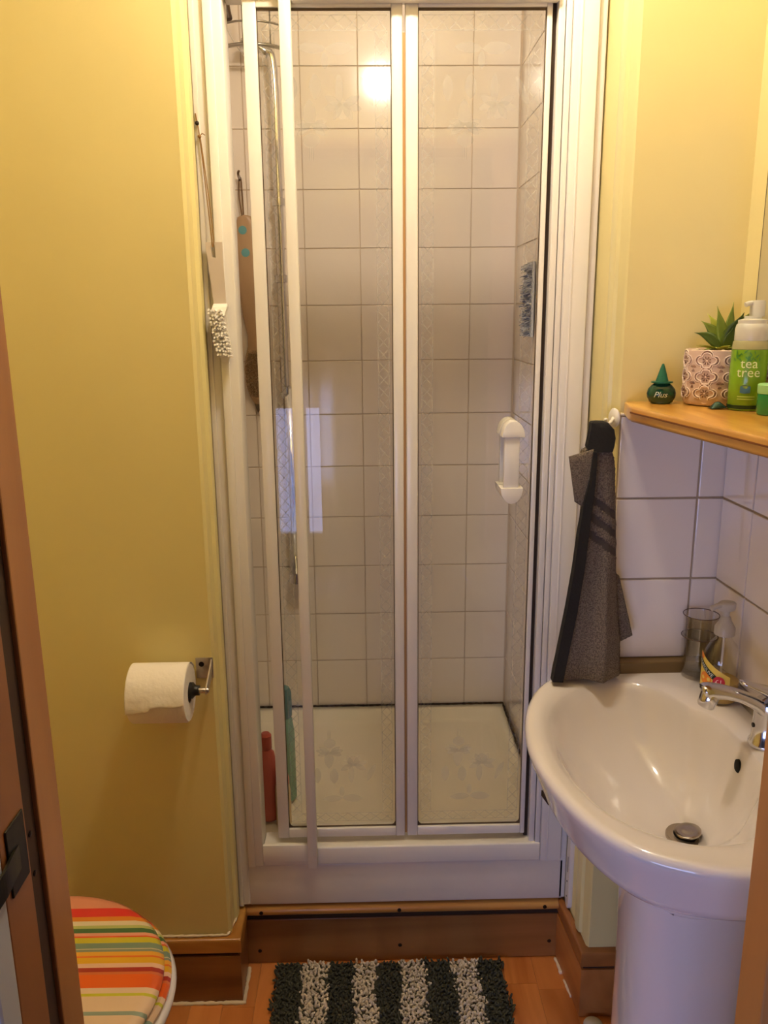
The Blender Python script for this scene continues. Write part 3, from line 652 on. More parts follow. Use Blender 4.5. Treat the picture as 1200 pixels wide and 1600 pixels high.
obj('twine', tube(bmesh.new(), smooth_path([(-0.3095, 1.689, 1.872), (-0.306, 1.688, 1.83), (-0.302, 1.687, 1.77), (-0.2965, 1.682, 1.695), (-0.2945, 1.679, 1.674), (-0.2925, 1.682, 1.69), (-0.297, 1.687, 1.75), (-0.304, 1.688, 1.83), (-0.3085, 1.689, 1.874)], 5), 0.0011, 6), TW, nb, smooth='all')
bm = bmesh.new(); ball(bm, (-0.3095, 1.6885, 1.874), 0.0035); tube(bm, smooth_path([(-0.3095, 1.689, 1.874), (-0.304, 1.688, 1.879), (-0.299, 1.688, 1.876)], 4), 0.0009, 6)
tube(bm, smooth_path([(-0.3095, 1.689, 1.876), (-0.312, 1.691, 1.895), (-0.3155, 1.692, 1.915)], 4), 0.0012, 6); obj('knot', bm, TW, nb, smooth='all')
obj('nail', lathe(bmesh.new(), [(0.0025, 0.006), (0.0025, -0.004), (0.004, -0.005), (0.0, -0.0065)], (-0.3125, 1.692, 1.897), 10, 'y'), SCREW, nb)

# ================================================================== TOILET ROLL
tp = thing('toilet_roll_holder', 'metal toilet roll holder with black spindle screwed to the yellow wall', 'toilet roll holder', (-0.36, YL, 0.80))
ry, rz_ = 1.5455, 0.806; rx0, rx1 = -0.480, -0.366
# roll is a thing of its own, hung on the spindle
rt = thing('toilet_roll', 'white toilet paper roll hanging on the metal holder', 'toilet roll', (-0.43, ry, rz_-0.06))
bm = bmesh.new(); rr_ = 0.0595
prof = [(0.021, rx0), (rr_-0.003, rx0), (rr_, rx0+0.004), (rr_, rx1-0.004), (rr_-0.003, rx1), (0.021, rx1), (0.021, rx0)]
lathe(bm, prof, (0, ry, rz_), 56, 'x'); obj('paper_roll', bm, PAPER, rt, smooth=True)
bm = bmesh.new(); lathe(bm, [(0.0215, rx0+0.001), (0.0215, rx1-0.0008), (0.0195, rx1-0.0008), (0.0195, rx0+0.001), (0.0215, rx0+0.001)], (0, ry, rz_), 32, 'x'); obj('cardboard_core', bm, mat('card', srgb(160, 132, 100), 0.9), rt, smooth=True)
# loose outer sheet ending in a torn edge on the front
bm = bmesh.new(); NU, NV = 40, 44; grid = []
for i in range(NU+1):
    u = i/NU; x = rx0-0.0005+(rx1-rx0+0.001)*u
    end = math.radians(180+14 - 17*u + 3*math.sin(u*9)+(4 if 0.3 < u < 0.42 else 0))      # angle of the free edge
    row = []
    for j in range(NV+1):
        v = j/NV; a = math.radians(35)+(end-math.radians(35))*v
        lift = 0.0006+0.0035*max(0, v-0.86)/0.14 + 0.0012*max(0, noise.noise(Vector((u*5, v*9, 0))))*(v > 0.6)
        r = rr_+lift; row.append(bm.verts.new((x, ry+r*math.cos(a), rz_+r*math.sin(a))))
    grid.append(row)
for i in range(NU):
    for j in range(NV): bm.faces.new((grid[i][j], grid[i+1][j], grid[i+1][j+1], grid[i][j+1]))
o = obj('loose_sheet', bm, PAPER, rt, smooth='all'); sm = o.modifiers.new('t', 'SOLIDIFY'); sm.thickness = 0.0006; sm.offset = 1
bm = bmesh.new(); lathe(bm, [(0.0, rx0+0.01), (0.0165, rx0+0.01), (0.0165, rx1+0.006), (0.0125, rx1+0.009), (0.0105, rx1+0.012), (0.0105, rx1+0.019), (0.0, rx1+0.019)], (0, ry+0.002, rz_+0.0035), 24, 'x')
obj('spindle', bm, BLK, tp, smooth=True)
bm = bmesh.new()
box(bm, -0.366, -0.330, YL-0.0035, YL-0.0005, 0.806, 0.852, bev=0.0012)
prism(bm, [(YL-0.001, 0.850), (YL-0.001, 0.812), (1.552, 0.800), (1.540, 0.803), (1.540, 0.814), (1.548, 0.8185), (1.59, 0.838)], -0.3345, -0.3315, axis='x', bev=0.0006)
obj('bracket', bm, mat('nickel', srgb(190, 180, 170), 0.3, 0.9), tp, smooth=True)
bm = bmesh.new(); lathe(bm, [(0.0055, 0), (0.0055, -0.0012), (0.003, -0.0018), (0, -0.001)], (-0.354, YL-0.0035, 0.838), 14, 'y'); obj('screw', bm, SCREW, tp)
bm = bmesh.new(); lathe(bm, [(0.0, -0.3505), (0.006, -0.350), (0.006, -0.3315), (0.0045, -0.328), (0, -0.328)], (0, ry+0.001, rz_+0.0035), 16, 'x'); obj('pivot', bm, mat('nickel2', srgb(200, 190, 180), 0.25, 0.9), tp, smooth=True)

# ================================================================== TOILET
to = thing('toilet', 'white toilet with a brightly striped seat and lid, lower left corner', 'toilet', (-0.62, 1.20, 0))
def ellx(cx, cy, a, b, z, n=64, sq=1.0):
    out = []
    for i in range(n):
        t = 2*PI*i/n; c, s = math.cos(t), math.sin(t)
        ax = a if c > 0 else a*0.92
        out.append((cx+ax*math.copysign(abs(c)**sq, c), cy+b*math.copysign(abs(s)**sq, s), z))
    return out
bm = bmesh.new()
loft(bm, [ellx(-0.66, 1.20, 0.15, 0.10, 0.002), ellx(-0.66, 1.20, 0.145, 0.095, 0.03), ellx(-0.655, 1.20, 0.13, 0.085, 0.16), ellx(-0.64, 1.20, 0.17, 0.12, 0.25), ellx(-0.61, 1.20, 0.225, 0.19, 0.34), ellx(-0.60, 1.20, 0.248, 0.232, 0.385), ellx(-0.60, 1.20, 0.251, 0.235, 0.398), ellx(-0.60, 1.20, 0.245, 0.230, 0.404), ellx(-0.60, 1.20, 0.19, 0.17, 0.404), ellx(-0.60, 1.20, 0.16, 0.14, 0.30), ellx(-0.62, 1.20, 0.06, 0.06, 0.20)])
obj('bowl', bm, CER, to, smooth='all')
px2y = lambda zy: None
S_ = [(845, (232, 150, 118)), (882, (226, 52, 50)), (930, (232, 138, 50)), (956, (232, 214, 176)), (984, (188, 190, 112)), (1000, (74, 112, 70)), (1028, (236, 160, 130)), (1044, (226, 88, 52)), (1056, (206, 188, 56)), (1090, (126, 146, 122)), (1120, (214, 196, 160)), (1128, (140, 146, 120)), (1140, (236, 168, 62)), (1163, (230, 112, 44)), (1175, (230, 172, 44)), (1210, (236, 188, 156)), (1232, (172, 52, 42)), (1260, (216, 110, 60)), (1275, (232, 98, 34)), (1355, (230, 198, 164)), (1385, (204, 196, 58)), (1402, (230, 198, 164)), (1493, (146, 160, 142)), (1517, (230, 198, 164)), (1583, (196, 60, 44)), (1605, (230, 198, 164)), (1680, (126, 146, 122)), (1720, (226, 88, 52)), (1800, (232, 214, 176)), (1880, (206, 188, 56)), (1940, (226, 52, 50))]
def y_of(zy, z=0.437):
    py = 1180+zy/3.81; e = math.atan((py-800)/F)+math.atan(313/F); return (EYE-z)/math.tan(e)
stops = [( (y_of(845)-y_of(a))/0.5, srgb(*c)) for a, c in S_]
# axis runs from the far edge (0) to the near edge (1): object y decreasing
STR = ramp_mat('stripe_print', stops, 'Y', y_of(845)-1.20, y_of(845)-0.5-1.20)
def dome(cx, cy, a, b, z0, z1, name, m, par, hole=False, lip=0.010):
    bm = bmesh.new()
    if hole: rings = [ellx(cx, cy, a*0.6, b*0.6, z0), ellx(cx, cy, a-0.004, b-0.004, z0), ellx(cx, cy, a, b, z0+0.004), ellx(cx, cy, a, b, z1-0.005), ellx(cx, cy, a-0.005, b-0.005, z1), ellx(cx, cy, a*0.62, b*0.62, z1), ellx(cx, cy, a*0.6, b*0.6, z0)]
    else: rings = [ellx(cx, cy, a-0.004, b-0.004, z0), ellx(cx, cy, a, b, z0+0.003), ellx(cx, cy, a, b, z0+0.010), ellx(cx, cy, a-0.008, b-0.008, z1-0.003), ellx(cx, cy, a-0.020, b-0.020, z1), ellx(cx, cy, a*0.5, b*0.5, z1+0.001)]
    loft(bm, rings, cap=not hole); return obj(name, bm, m, par, smooth='all' if not hole else True)
dome(-0.60, 1.20, 0.243, 0.234, 0.405, 0.420, 'seat', STR, to, hole=True)
dome(-0.605, 1.192, 0.238, 0.2335, 0.422, 0.440, 'lid', STR, to)
bm = bmesh.new()
for y in (1.12, 1.28): obj('hinge', tube(bmesh.new(), [(-0.83, y-0.02, 0.425), (-0.83, y+0.02, 0.425)], 0.012, 12), CHROME, to, smooth=True)

# ================================================================== BASIN
bs = thing('washbasin', 'white ceramic pedestal washbasin projecting from the tiled right wall', 'basin', (0.55, 1.238, 0))
CY = 1.238
OUT = [(0.262, 0), (0.268, .07), (0.284, .145), (0.312, .215), (0.352, .270), (0.405, .303), (0.47, .3215), (0.545, .326), (0.61, .325), (0.679, .322)]
INN = [(0.302, 0), (0.306, .06), (0.319, .125), (0.345, .185), (0.388, .230), (0.44, .256), (0.50, .256), (0.545, .228), (0.572, .180), (0.586, .140), (0.604, .120), (0.619, .080), (0.623, .04), (0.624, 0)]
def spline(pts, n):
    """closed symmetric curve, resampled to n points by angle about its middle"""
    full = [(x, d) for x, d in pts] + [(x, -d) for x, d in reversed(pts) if abs(d) > 1e-6]
    k = len(full); dense = []
    for i in range(k):
        a, b, c, d = (Vector(full[(i+j) % k]) for j in (-1, 0, 1, 2))
        for s in range(12):
            t = s/12; dense.append(0.5*((2*b)+(c-a)*t+(2*a-5*b+4*c-d)*t*t+(3*b-a-3*c+d)*t**3))
    return dense
N = 120
def byangle(pts, corner=False):
    full = [Vector(p) for p in pts]; 
    D = spline(pts, N) if not corner else None
    if corner:
        D = []
        seq = [(x, d) for x, d in pts]; fs = smooth_path([(x, d, 0) for x, d in ([(pts[1][0], -pts[1][1])]+seq)], 12)[12:]
        half = [Vector((p.x, p.y)) for p in fs]
        D = half + [Vector((half[-1].x, half[-1].y*(1-2*i/20))) for i in range(1, 20)] + [Vector((p.x, -p.y)) for p in reversed(half)][:-1]
    c = Vector((0.50, 0)); out = []
    angs = [((math.atan2(p.y, p.x-c.x)) % (2*PI), p) for p in D]; angs.sort(key=lambda t: t[0])
    for i in range(N):
        a = 2*PI*i/N
        for j in range(len(angs)):
            a0, p0 = angs[j-1]; a1, p1 = angs[j]
            if j == 0: a0 -= 2*PI
            if a0 <= a <= a1: t = (a-a0)/max(1e-9, a1-a0); out.append(p0.lerp(p1, t)); break
        else:
            a0, p0 = angs[-1]; a1, p1 = angs[0]; t = (a-a0)/max(1e-9, a1+2*PI-a0); out.append(p0.lerp(p1, t))
    return out
O_ = byangle(OUT, True); I_ = byangle(INN)
Dc = Vector((0.53, -0.013))
ZR = 0.840
def ringo(P, sc_, z, c=Vector((0.52, 0)), clampx=0.680):
    return [(min(clampx, c.x+(p.x-c.x)*sc_), CY+c.y+(p.y-c.y)*sc_, z) for p in P]
def inset(P, d, z):
    out = []
    for i in range(N):
        a, b = P[i-1], P[(i+1) % N]; t = (b-a).normalized(); nrm = Vector((-t.y, t.x)); q = P[i]+nrm*d
        if P[i].x > 0.676: q.x = P[i].x
        out.append((q.x, CY+q.y, z))
    return out
# orientation check: positive inset must go inward
_t = inset(O_, 0.01, 0); _s = 1 if (Vector(_t[N//2][:2])-Vector((0.5, CY))).length < (Vector((O_[N//2].x, CY+O_[N//2].y))-Vector((0.5, CY))).length else -1
rings = []
rings.append(inset(O_, _s*0.16, 0.640)); rings.append(inset(O_, _s*0.135, 0.662)); rings.append(inset(O_, _s*0.10, 0.692)); rings.append(inset(O_, _s*0.06, 0.722)); rings.append(inset(O_, _s*0.040, 0.738)); rings.append(inset(O_, _s*0.031, 0.748)); rings.append(inset(O_, _s*0.027, 0.758))
for d, z in ((0.015, 0.79), (0.006, 0.812), (0.001, 0.826), (0.000, 0.832), (0.0025, 0.838), (0.008, 0.8420), (0.015, 0.8432)): rings.append(inset(O_, _s*d, z))
mid = [(p[0]*0.35+q.x*0.65, p[1]*0.35+(CY+q.y)*0.65, 0.842) for p, q in zip(rings[-1], I_)]
rings.append(mid)
def ini(t, z, c=Dc): return [(q.x+(c.x-q.x)*t, CY+q.y+(c.y-q.y)*t, z) for q in I_]
rings.append(ini(-0.02, 0.8400)); rings.append(ini(0.0, 0.8380)); rings.append(ini(0.022, 0.8335))
for t, z in ((0.05, 0.824), (0.09, 0.807), (0.15, 0.781), (0.24, 0.750), (0.36, 0.723), (0.50, 0.703), (0.65, 0.690), (0.80, 0.683)): rings.append(ini(t, z))
def circ(r, z): return [(Dc.x+r*math.cos(2*PI*i/N+0.0), CY+Dc.y+r*math.sin(2*PI*i/N), z) for i in range(N)]
rings.append(circ(0.034, 0.678)); rings.append(circ(0.026, 0.675)); rings.append(circ(0.022, 0.655))
# underside
bm = bmesh.new(); loft(bm, rings, cap=True)
basin = obj('bowl', bm, CER, bs, smooth='all')
# recessed soap flat on the deck corners (shallow lip)
# pedestal
def ped(xf, xb, hy, z, sk=0.0, n=40):
    out = []
    for i in range(n):
        t = 2*PI*i/n; c, s = math.cos(t), math.sin(t)
        x = (xf+xb)/2+(xb-xf)/2*math.copysign(abs(c)**0.75, c); y = CY-0.005+hy*math.copysign(abs(s)**0.75, s)
        if y > CY: y += sk
        out.append((x, y, z))
    return out
bm = bmesh.new()
loft(bm, [ped(0.405, 0.66, 0.135, 0.001, 0.045), ped(0.41, 0.66, 0.128, 0.02, 0.04), ped(0.43, 0.65, 0.105, 0.07, 0.01), ped(0.437, 0.65, 0.098, 0.15), ped(0.437, 0.65, 0.096, 0.40), ped(0.432, 0.66, 0.10, 0.60), ped(0.425, 0.66, 0.105, 0.65)])
obj('pedestal', bm, CER, bs, smooth='all')
obj('overflow_hole', lathe(bmesh.new(), [(0.0, 0.002), (0.0095, 0.0), (0.0095, -0.004), (0.0, -0.005)], (0.6165, CY, 0.801), 20, 'x', sy=1.4), mat('hole_black', srgb(20, 16, 12), 0.9), bs)
dz = 0.679
bm = lathe(bmesh.new(), [(0.018, dz+0.001), (0.020, dz+0.004), (0.031, dz+0.0045), (0.0325, dz+0.002), (0.0325, dz-0.003), (0.018, dz-0.02)], (Dc.x, CY+Dc.y, 0), 36)
dn = obj('drain_ring', bm, mat('worn_chrome', srgb(176, 164, 150), 0.22, 0.9), bs, smooth=True)
obj('drain_throat', lathe(bmesh.new(), [(0.0185, dz+0.0015), (0, dz+0.001)], (Dc.x, CY+Dc.y, 0), 24), mat('hole_black2', srgb(18, 14, 10), 0.9), bs)
bm = lathe(bmesh.new(), [(0.0, 0.0), (0.016, 0.0), (0.0215, 0.004), (0.0215, 0.007), (0.018, 0.0085), (0.008, 0.006), (0.0, 0.0055)], (0, 0, 0), 32)
bmesh.ops.rotate(bm, verts=bm.verts, cent=(0, 0, 0), matrix=Matrix.Rotation(math.radians(-9), 3, 'Y')); bmesh.ops.translate(bm, verts=bm.verts, vec=(Dc.x+0.004, CY+Dc.y-0.002, dz+0.006))
obj('plug', bm, mat('plug_chrome', srgb(190, 180, 168), 0.2, 0.95), bs, smooth=True)
# chip marks under the front lip and fixing stain
bm = bmesh.new(); prism(bm, [(0.291, 0), (0.303, -0.003), (0.306, -0.03), (0.297, -0.03)], 0.735, 0.745)
bmesh.ops.translate(bm, verts=bm.verts, vec=(0, CY+0.03, 0)); obj('under_lip_mark', bm, DIRT_SHADE, bs)

# mixer tap
tap = thing('mixer_tap', 'chrome mixer tap with a flat curved spout on the basin deck', 'tap', (0.655, CY, 0.842))
bm = lathe(bmesh.new(), [(0.027, 0.8425), (0.027, 0.848), (0.0235, 0.853), (0.022, 0.90), (0.0225, 0.915), (0.020, 0.922), (0.0, 0.924)], (0.656, CY, 0), 32); obj('body', bm, CHROME, tap, smooth=True)
path = smooth_path([(0.664, CY, 0.885), (0.640, CY, 0.912), (0.610, CY, 0.929), (0.580, CY, 0.938), (0.556, CY, 0.940), (0.545, CY, 0.936)], 6)
bm = bmesh.new(); rings = []
for i, p in enumerate(path):
    t = i/(len(path)-1); q = path[min(i+1, len(path)-1)]-path[max(i-1, 0)]; q.normalize(); nz = Vector((-q.z, 0, q.x)); 
    if nz.z < 0: nz = -nz
    hw = 0.018-0.0035*t; hh = 0.014-0.006*math.sin(PI*min(1, t*1.15))+0.001
    if t > 0.95: hw *= 0.8; hh *= 0.75
    rings.append([p+Vector((0, hw*math.copysign(abs(math.cos(a))**0.7, math.cos(a)), 0))+nz*hh*math.copysign(abs(math.sin(a))**0.7, math.sin(a)) for a in [2*PI*k/20 for k in range(20)]])
loft(bm, rings); obj('spout', bm, CHROME, tap, smooth='all')
bm = bmesh.new()
bm2 = lathe(bm, [(0.0, -0.024), (0.0125, -0.024), (0.0145, -0.021), (0.0155, 0.0), (0.014, 0.004)], (0, 0, 0), 24)
bmesh.ops.rotate(bm, verts=bm.verts, cent=(0, 0, 0), matrix=Matrix.Rotation(math.radians(18), 3, 'Y')); bmesh.ops.translate(bm, verts=bm.verts, vec=(0.5575, CY, 0.936))
obj('aerator', bm, CHROME, tap, smooth=True)
bm = bmesh.new(); rings = []
for x, z, hw, hh in ((0.672, 0.922, 0.021, 0.008), (0.655, 0.935, 0.021, 0.010), (0.635, 0.944, 0.017, 0.006), (0.615, 0.952, 0.012, 0.004), (0.606, 0.955, 0.009, 0.003)):
    rings.append([(x, CY+hw*math.cos(2*PI*k/16), z+hh*math.sin(2*PI*k/16)) for k in range(16)])
loft(bm, rings); obj('lever', bm, CHROME, tap, smooth='all')
obj('grub_screw', lathe(bmesh.new(), [(0.004, 0.001), (0.004, -0.001), (0, -0.001)], (0.633, CY-0.0, 0.878), 12, 'x'), SCREW, tap)

# soap dispenser
sp = thing('soap_dispenser', 'clear hand soap pump bottle with orange label on the back corner of the basin', 'soap bottle', (0.647, 1.404, 0.8435))
scx, scy, R0 = 0.647, 1.404, 0.0325
prof = [(0.024, 0.844), (0.031, 0.846), (R0, 0.852), (R0, 0.90), (0.0325, 0.915), (0.029, 0.93), (0.022, 0.944), (0.014, 0.953), (0.0125, 0.958), (0.0125, 0.964)]
obj('bottle', lathe(bmesh.new(), prof, (scx, scy, 0), 40), CLEAR, sp, smooth=True)
obj('liquid', lathe(bmesh.new(), [(0.0, 0.846), (0.029, 0.8465), (R0-0.0015, 0.853), (R0-0.0015, 0.880), (0, 0.880)], (scx, scy, 0), 36), mat('soap_liquid', srgb(226, 188, 92), 0.1, trans=0.4, ior=1.33), sp, smooth=True)
bm = lathe(bmesh.new(), [(0.0135, 0.958), (0.0175, 0.960), (0.0175, 0.972), (0.014, 0.978), (0.010, 0.984), (0.0085, 0.990), (0.006, 0.992), (0.006, 1.004), (0.0, 1.004)], (scx, scy, 0), 24)
cl = obj('collar', bm, mat('frosted_plastic', srgb(222, 212, 196), 0.3, trans=0.35), sp, smooth=True)
bm = lathe(bmesh.new(), [(0.0, 1.002), (0.009, 1.002), (0.0105, 1.006), (0.0105, 1.014), (0.008, 1.017), (0, 1.0175)], (scx, scy, 0), 20, sx=1.5)
tube(bm, smooth_path([(scx, scy, 1.010), (scx-0.018, scy-0.004, 1.011), (scx-0.030, scy-0.007, 1.007)], 4), 0.0045, 10)
obj('pump_head', bm, bpy.data.materials['frosted_plastic'], sp, smooth=True)
obj('dip_tube', tube(bmesh.new(), [(scx, scy, 0.85), (scx, scy, 0.96)], 0.002, 8), WPL, sp)
a_cam = math.atan2(-scy, -scx)
A0 = a_cam-math.radians(40)
def patch(c, r, a0, z0, poly, mi, bm):
    """small flat-colour printed patch bent round the bottle; poly in (u,v) metres, gridded by fan"""
    f = cylmap(c, r, a0, z0); vs = [bm.verts.new(f(u, v)) for u, v in poly]; fc = bm.faces.new(vs); fc.material_index = mi
LC = (scx, scy)
bm = bmesh.new(); n = 18
u0, u1 = -0.030, 0.040
def topv(u): return 0.058-0.9*(u-u0)**1.0*0.62
f1 = cylmap(LC, R0+0.0005, A0, 0.876); G = []
for i in range(n+1):
    u = u0+(u1-u0)*i/n; G.append([bm.verts.new(f1(u, v)) for v in (-0.014, topv(u))])
for i in range(n): bm.faces.new((G[i][0], G[i+1][0], G[i+1][1], G[i][1]))
lb = obj('label', bm, mat('label_yellow', srgb(238, 206, 96), 0.4), sp, label='yellow and orange label')
bm = bmesh.new(); f2 = cylmap(LC, R0+0.0009, A0, 0.876)
def disc(bm, cu, cv, ru, rv, mi, f, n=20):
    vs = [bm.verts.new(f(cu+ru*math.cos(2*PI*i/n), cv+rv*math.sin(2*PI*i/n))) for i in range(n)]; ctr = bm.verts.new(f(cu, cv))
    for i in range(n): bm.faces.new((vs[i], vs[(i+1) % n], ctr)).material_index = mi
ORP = mat('orange_print', srgb(236, 136, 44), 0.4)
disc(bm, -0.004, 0.010, 0.013, 0.011, 0, f2); obj('orange_print', bm, ORP, lb)
bm = bmesh.new(); disc(bm, -0.020, 0.046, 0.009, 0.006, 0, f2); obj('orange_print', bm, ORP, lb)
bm = bmesh.new(); f3 = cylmap(LC, R0+0.0012, A0, 0.876)
def ban(u): return 0.044-(u-u0)*0.62
G = []
for i in range(13):
    u = u0+0.001+(0.046)*i/12; G.append([bm.verts.new(f3(u, ban(u)-0.006)), bm.verts.new(f3(u, ban(u)+0.005))])
for i in range(12): bm.faces.new((G[i][0], G[i+1][0], G[i+1][1], G[i][1]))
obj('banner', bm, mat('banner_dark', srgb(30, 44, 30), 0.4), lb)
ca, sa = math.cos(-0.555), math.sin(-0.555); f4 = cylmap(LC, R0+0.0016, A0, 0.876)
obj('lettering', text_bm('PALMOLIVE', 0.0088, lambda x, y: f4(-0.008+x*ca-y*sa, 0.0295+x*sa+y*ca)), mat('white_ink', srgb(236, 236, 226), 0.5), lb)
bm = bmesh.new(); disc(bm, 0.022, 0.0095, 0.0105, 0.0105, 0, f4); obj('price_spot', bm, mat('red_ink', srgb(206, 40, 58), 0.4), lb, label='red price spot')
f5 = cylmap(LC, R0+0.002, A0, 0.876)
obj('lettering', text_bm('£1', 0.0135, lambda x, y: f5(0.022+x, 0.0095+y)), mat('pink_ink', srgb(244, 206, 206), 0.5), lb)

sp.scale = (1.04, 1.04, 1.10)
# clear tumbler
tb = thing('clear_tumbler', 'clear plastic tumbler behind the soap bottle, against the tiles', 'tumbler', (0.648, 1.512, 0.8435))
bx, by = 0.645, 1.505
obj('outer_cup', lathe(bmesh.new(), [(0.0, 0.844), (0.029, 0.844), (0.031, 0.85), (0.034, 0.928), (0.0325, 0.928), (0.030, 0.852), (0.0, 0.849)], (bx, by, 0), 36), CLEAR, tb, smooth=True)
obj('inner_cup', lathe(bmesh.new(), [(0.0, 0.862), (0.026, 0.862), (0.0335, 0.972), (0.0325, 0.972), (0.0255, 0.866), (0.0, 0.865)], (bx, by, 0), 36), CLEAR, tb, smooth=True)
RIM = mat('rim_tint', srgb(140, 110, 84), 0.2, trans=0.5)
for r, z in ((0.0338, 0.928), (0.0335, 0.972)):
    obj('rim', tube(bmesh.new(), [(bx+r*math.cos(2*PI*i/40), by+r*math.sin(2*PI*i/40), z) for i in range(40)], 0.0009, 6, closed=True), RIM, tb, smooth='all')

# ================================================================== SHELF AND WHAT STANDS ON IT
ZS = 1.383
sh = obj('wall_shelf', prism(bmesh.new(), [(0.481, 1.542), (0.4655, 1.468), (0.4665, 1.45), (0.5725, 0.78), (rwx(0.78)-0.010, 0.78), (rwx(1.541)-0.010, 1.541)], ZS-0.026, ZS, bev=0.005, seg=4), SHELFW, smooth=True)
meta(sh, 'honey pine shelf running along the right wall above the tiles', 'shelf')
bm = bmesh.new(); prism(bm, [(0.4635, 1.452), (0.5695, 0.78), (0.5715, 0.78), (0.4655, 1.453)], ZS-0.0115, ZS-0.009); obj('routed_line', bm, mat('groove_brown', srgb(120, 66, 20), 0.6), sh)

# potted faux succulent
pcx, pcy, PR = 0.622, 1.479, 0.0545
pt = thing('flower_pot', 'pink grey ceramic pot embossed with quatrefoils, holding a small succulent', 'plant pot', (pcx, pcy, ZS+0.0005))
z_ = ZS+0.0006
bm = lathe(bmesh.new(), [(0.0, z_), (0.044, z_), (0.0505, z_+0.002), (0.0532, z_+0.007), (PR-0.0003, z_+0.014), (PR, z_+0.050), (PR+0.0005, z_+0.092), (PR, z_+0.0955), (PR-0.002, z_+0.097), (PR-0.0055, z_+0.0955), (PR-0.006, z_+0.085), (0, z_+0.085)], (pcx, pcy, 0), 64)
pot = obj('pot', bm, mat('pot_glaze', srgb(206, 178, 156), 0.45, var=0.08, scale=30), pt, smooth=True)
acam = math.atan2(-pcy, -pcx)
def qf(phi, d, q):
    k = (phi+PI/4) % (PI/2)-PI/4; s = d*math.sin(k); return d*math.cos(k)+math.sqrt(max(1e-9, q*q-s*s))
LN = bmesh.new(); RS = bmesh.new()
for col_ in range(7):
    a = acam-math.radians(17)+col_*2*PI/7
    for row in range(3):
        zc = z_+0.0225+row*0.0283; half = 0.0
        def mp(rad, uu, vv): 
            rr2 = PR+rad - (0.003 if zc+vv < z_+0.012 else 0); return (pcx+rr2*math.cos(a+uu/PR), pcy+rr2*math.sin(a+uu/PR), zc+vv)
        for scl, bmx, rad, th in ((1.0, RS, 0.0001, 0.0012), (0.86, LN, 0.0005, 0.0013), (1.13, LN, 0.0005, 0.0010)):
            pts = []
            for i in range(48):
                ph = 2*PI*i/48; r_ = qf(ph, 0.0082, 0.0074)*scl; pts.append(mp(rad, r_*math.cos(ph)*1.18, r_*math.sin(ph)*0.98))
            tube(bmx, pts, th, 5, closed=True)
        for k in range(8):
            ph = 2*PI*k/8+PI/8; p0 = mp(0.0002, 0.0022*math.cos(ph), 0.0022*math.sin(ph)); p1 = mp(0.0002, 0.0072*math.cos(ph), 0.0072*math.sin(ph))
            tube(RS, [p0, p1], lambda t: 0.0005+0.0010*t, 5)
        ball(LN, mp(0, 0, 0), 0.0013, seg=8, rings=6)
        for dv in ((0.01475,) if row < 2 else ()) + ((-0.0148,) if row == 0 and False else ()):
            for k in range(-3, 4):
                a2 = a+PI/7; ph = PI/2+k*0.42
                for sgn in (1, -1):
                    if sgn < 0 and abs(k) > 1: continue
                    def m2(uu, vv): return (pcx+(PR+0.0001)*math.cos(a2+uu/PR), pcy+(PR+0.0001)*math.sin(a2+uu/PR), zc+dv+vv)
                    tube(RS, [m2(0.002*math.cos(ph), sgn*0.001), m2(0.0065*math.cos(ph), sgn*(0.001+0.0050*math.sin(ph)))], lambda t: 0.0003+0.0005*t, 5)
obj('raised_line', LN, mat('pot_relief', srgb(236, 214, 196), 0.45), pot, smooth='all', kind='stuff')
obj('incised_line', RS, mat('pot_wash', srgb(132, 98, 78), 0.6), pot, smooth='all', kind='stuff')
bm = bmesh.new(); rnd = random.Random(2)
for k in range(90):
    a = rnd.random()*2*PI; r_ = math.sqrt(rnd.random())*0.043; ball(bm, (pcx+r_*math.cos(a), pcy+r_*math.sin(a), z_+0.089+rnd.random()*0.006), rnd.uniform(0.0025, 0.005), (1, 0.8, 0.6), 7, 5)
obj('pebbles', bm, mat('pebble', srgb(224, 212, 186), 0.7, var=0.3, scale=60), pt, smooth='all', kind='stuff')
LEAF = mat('leaf_green', srgb(118, 134, 40), 0.45, var=0.3, scale=30); LEAFD = mat('leaf_dark', srgb(74, 92, 24), 0.45, var=0.25, scale=30); LEAFY = mat('leaf_yellow', srgb(176, 178, 58), 0.5, var=0.2, scale=30)
def leaf(base, tip, w_, m, bend=0.35, thick=0.0022, face=(0, -1, 0.3)):
    b, t = Vector(base), Vector(tip); d = t-b; L = d.length; dn = d.normalized(); f = Vector(face); side = dn.cross(f).normalized(); nrm = side.cross(dn).normalized()
    bm = bmesh.new(); rings = []; n = 9
    for i in range(n+1):
        s = i/n; c = b+d*s+Vector((0, 0, 1))*bend*L*0.35*math.sin(PI*s)*(1 if abs(dn.z) < 0.9 else 0.3)
        hw = max(0.0002, w_*(0.45+0.9*math.sin(PI*min(1, s*1.05+0.08))**1.0)*(1-s**3.5)*0.75) ; th = thick*(1-0.85*s)
        rings.append([c+side*hw*x+nrm*(th*y - (1-abs(x))*hw*0.25) for x, y in ((-1, 0), (-0.5, 0.8), (0, 1), (0.5, 0.8), (1, 0), (0.5, -0.8), (0, -1), (-0.5, -0.8))])
    loft(bm, rings); return obj('leaf', bm, m, pt, smooth='all')
b0 = Vector((pcx+0.012, pcy-0.006, z_+0.090))
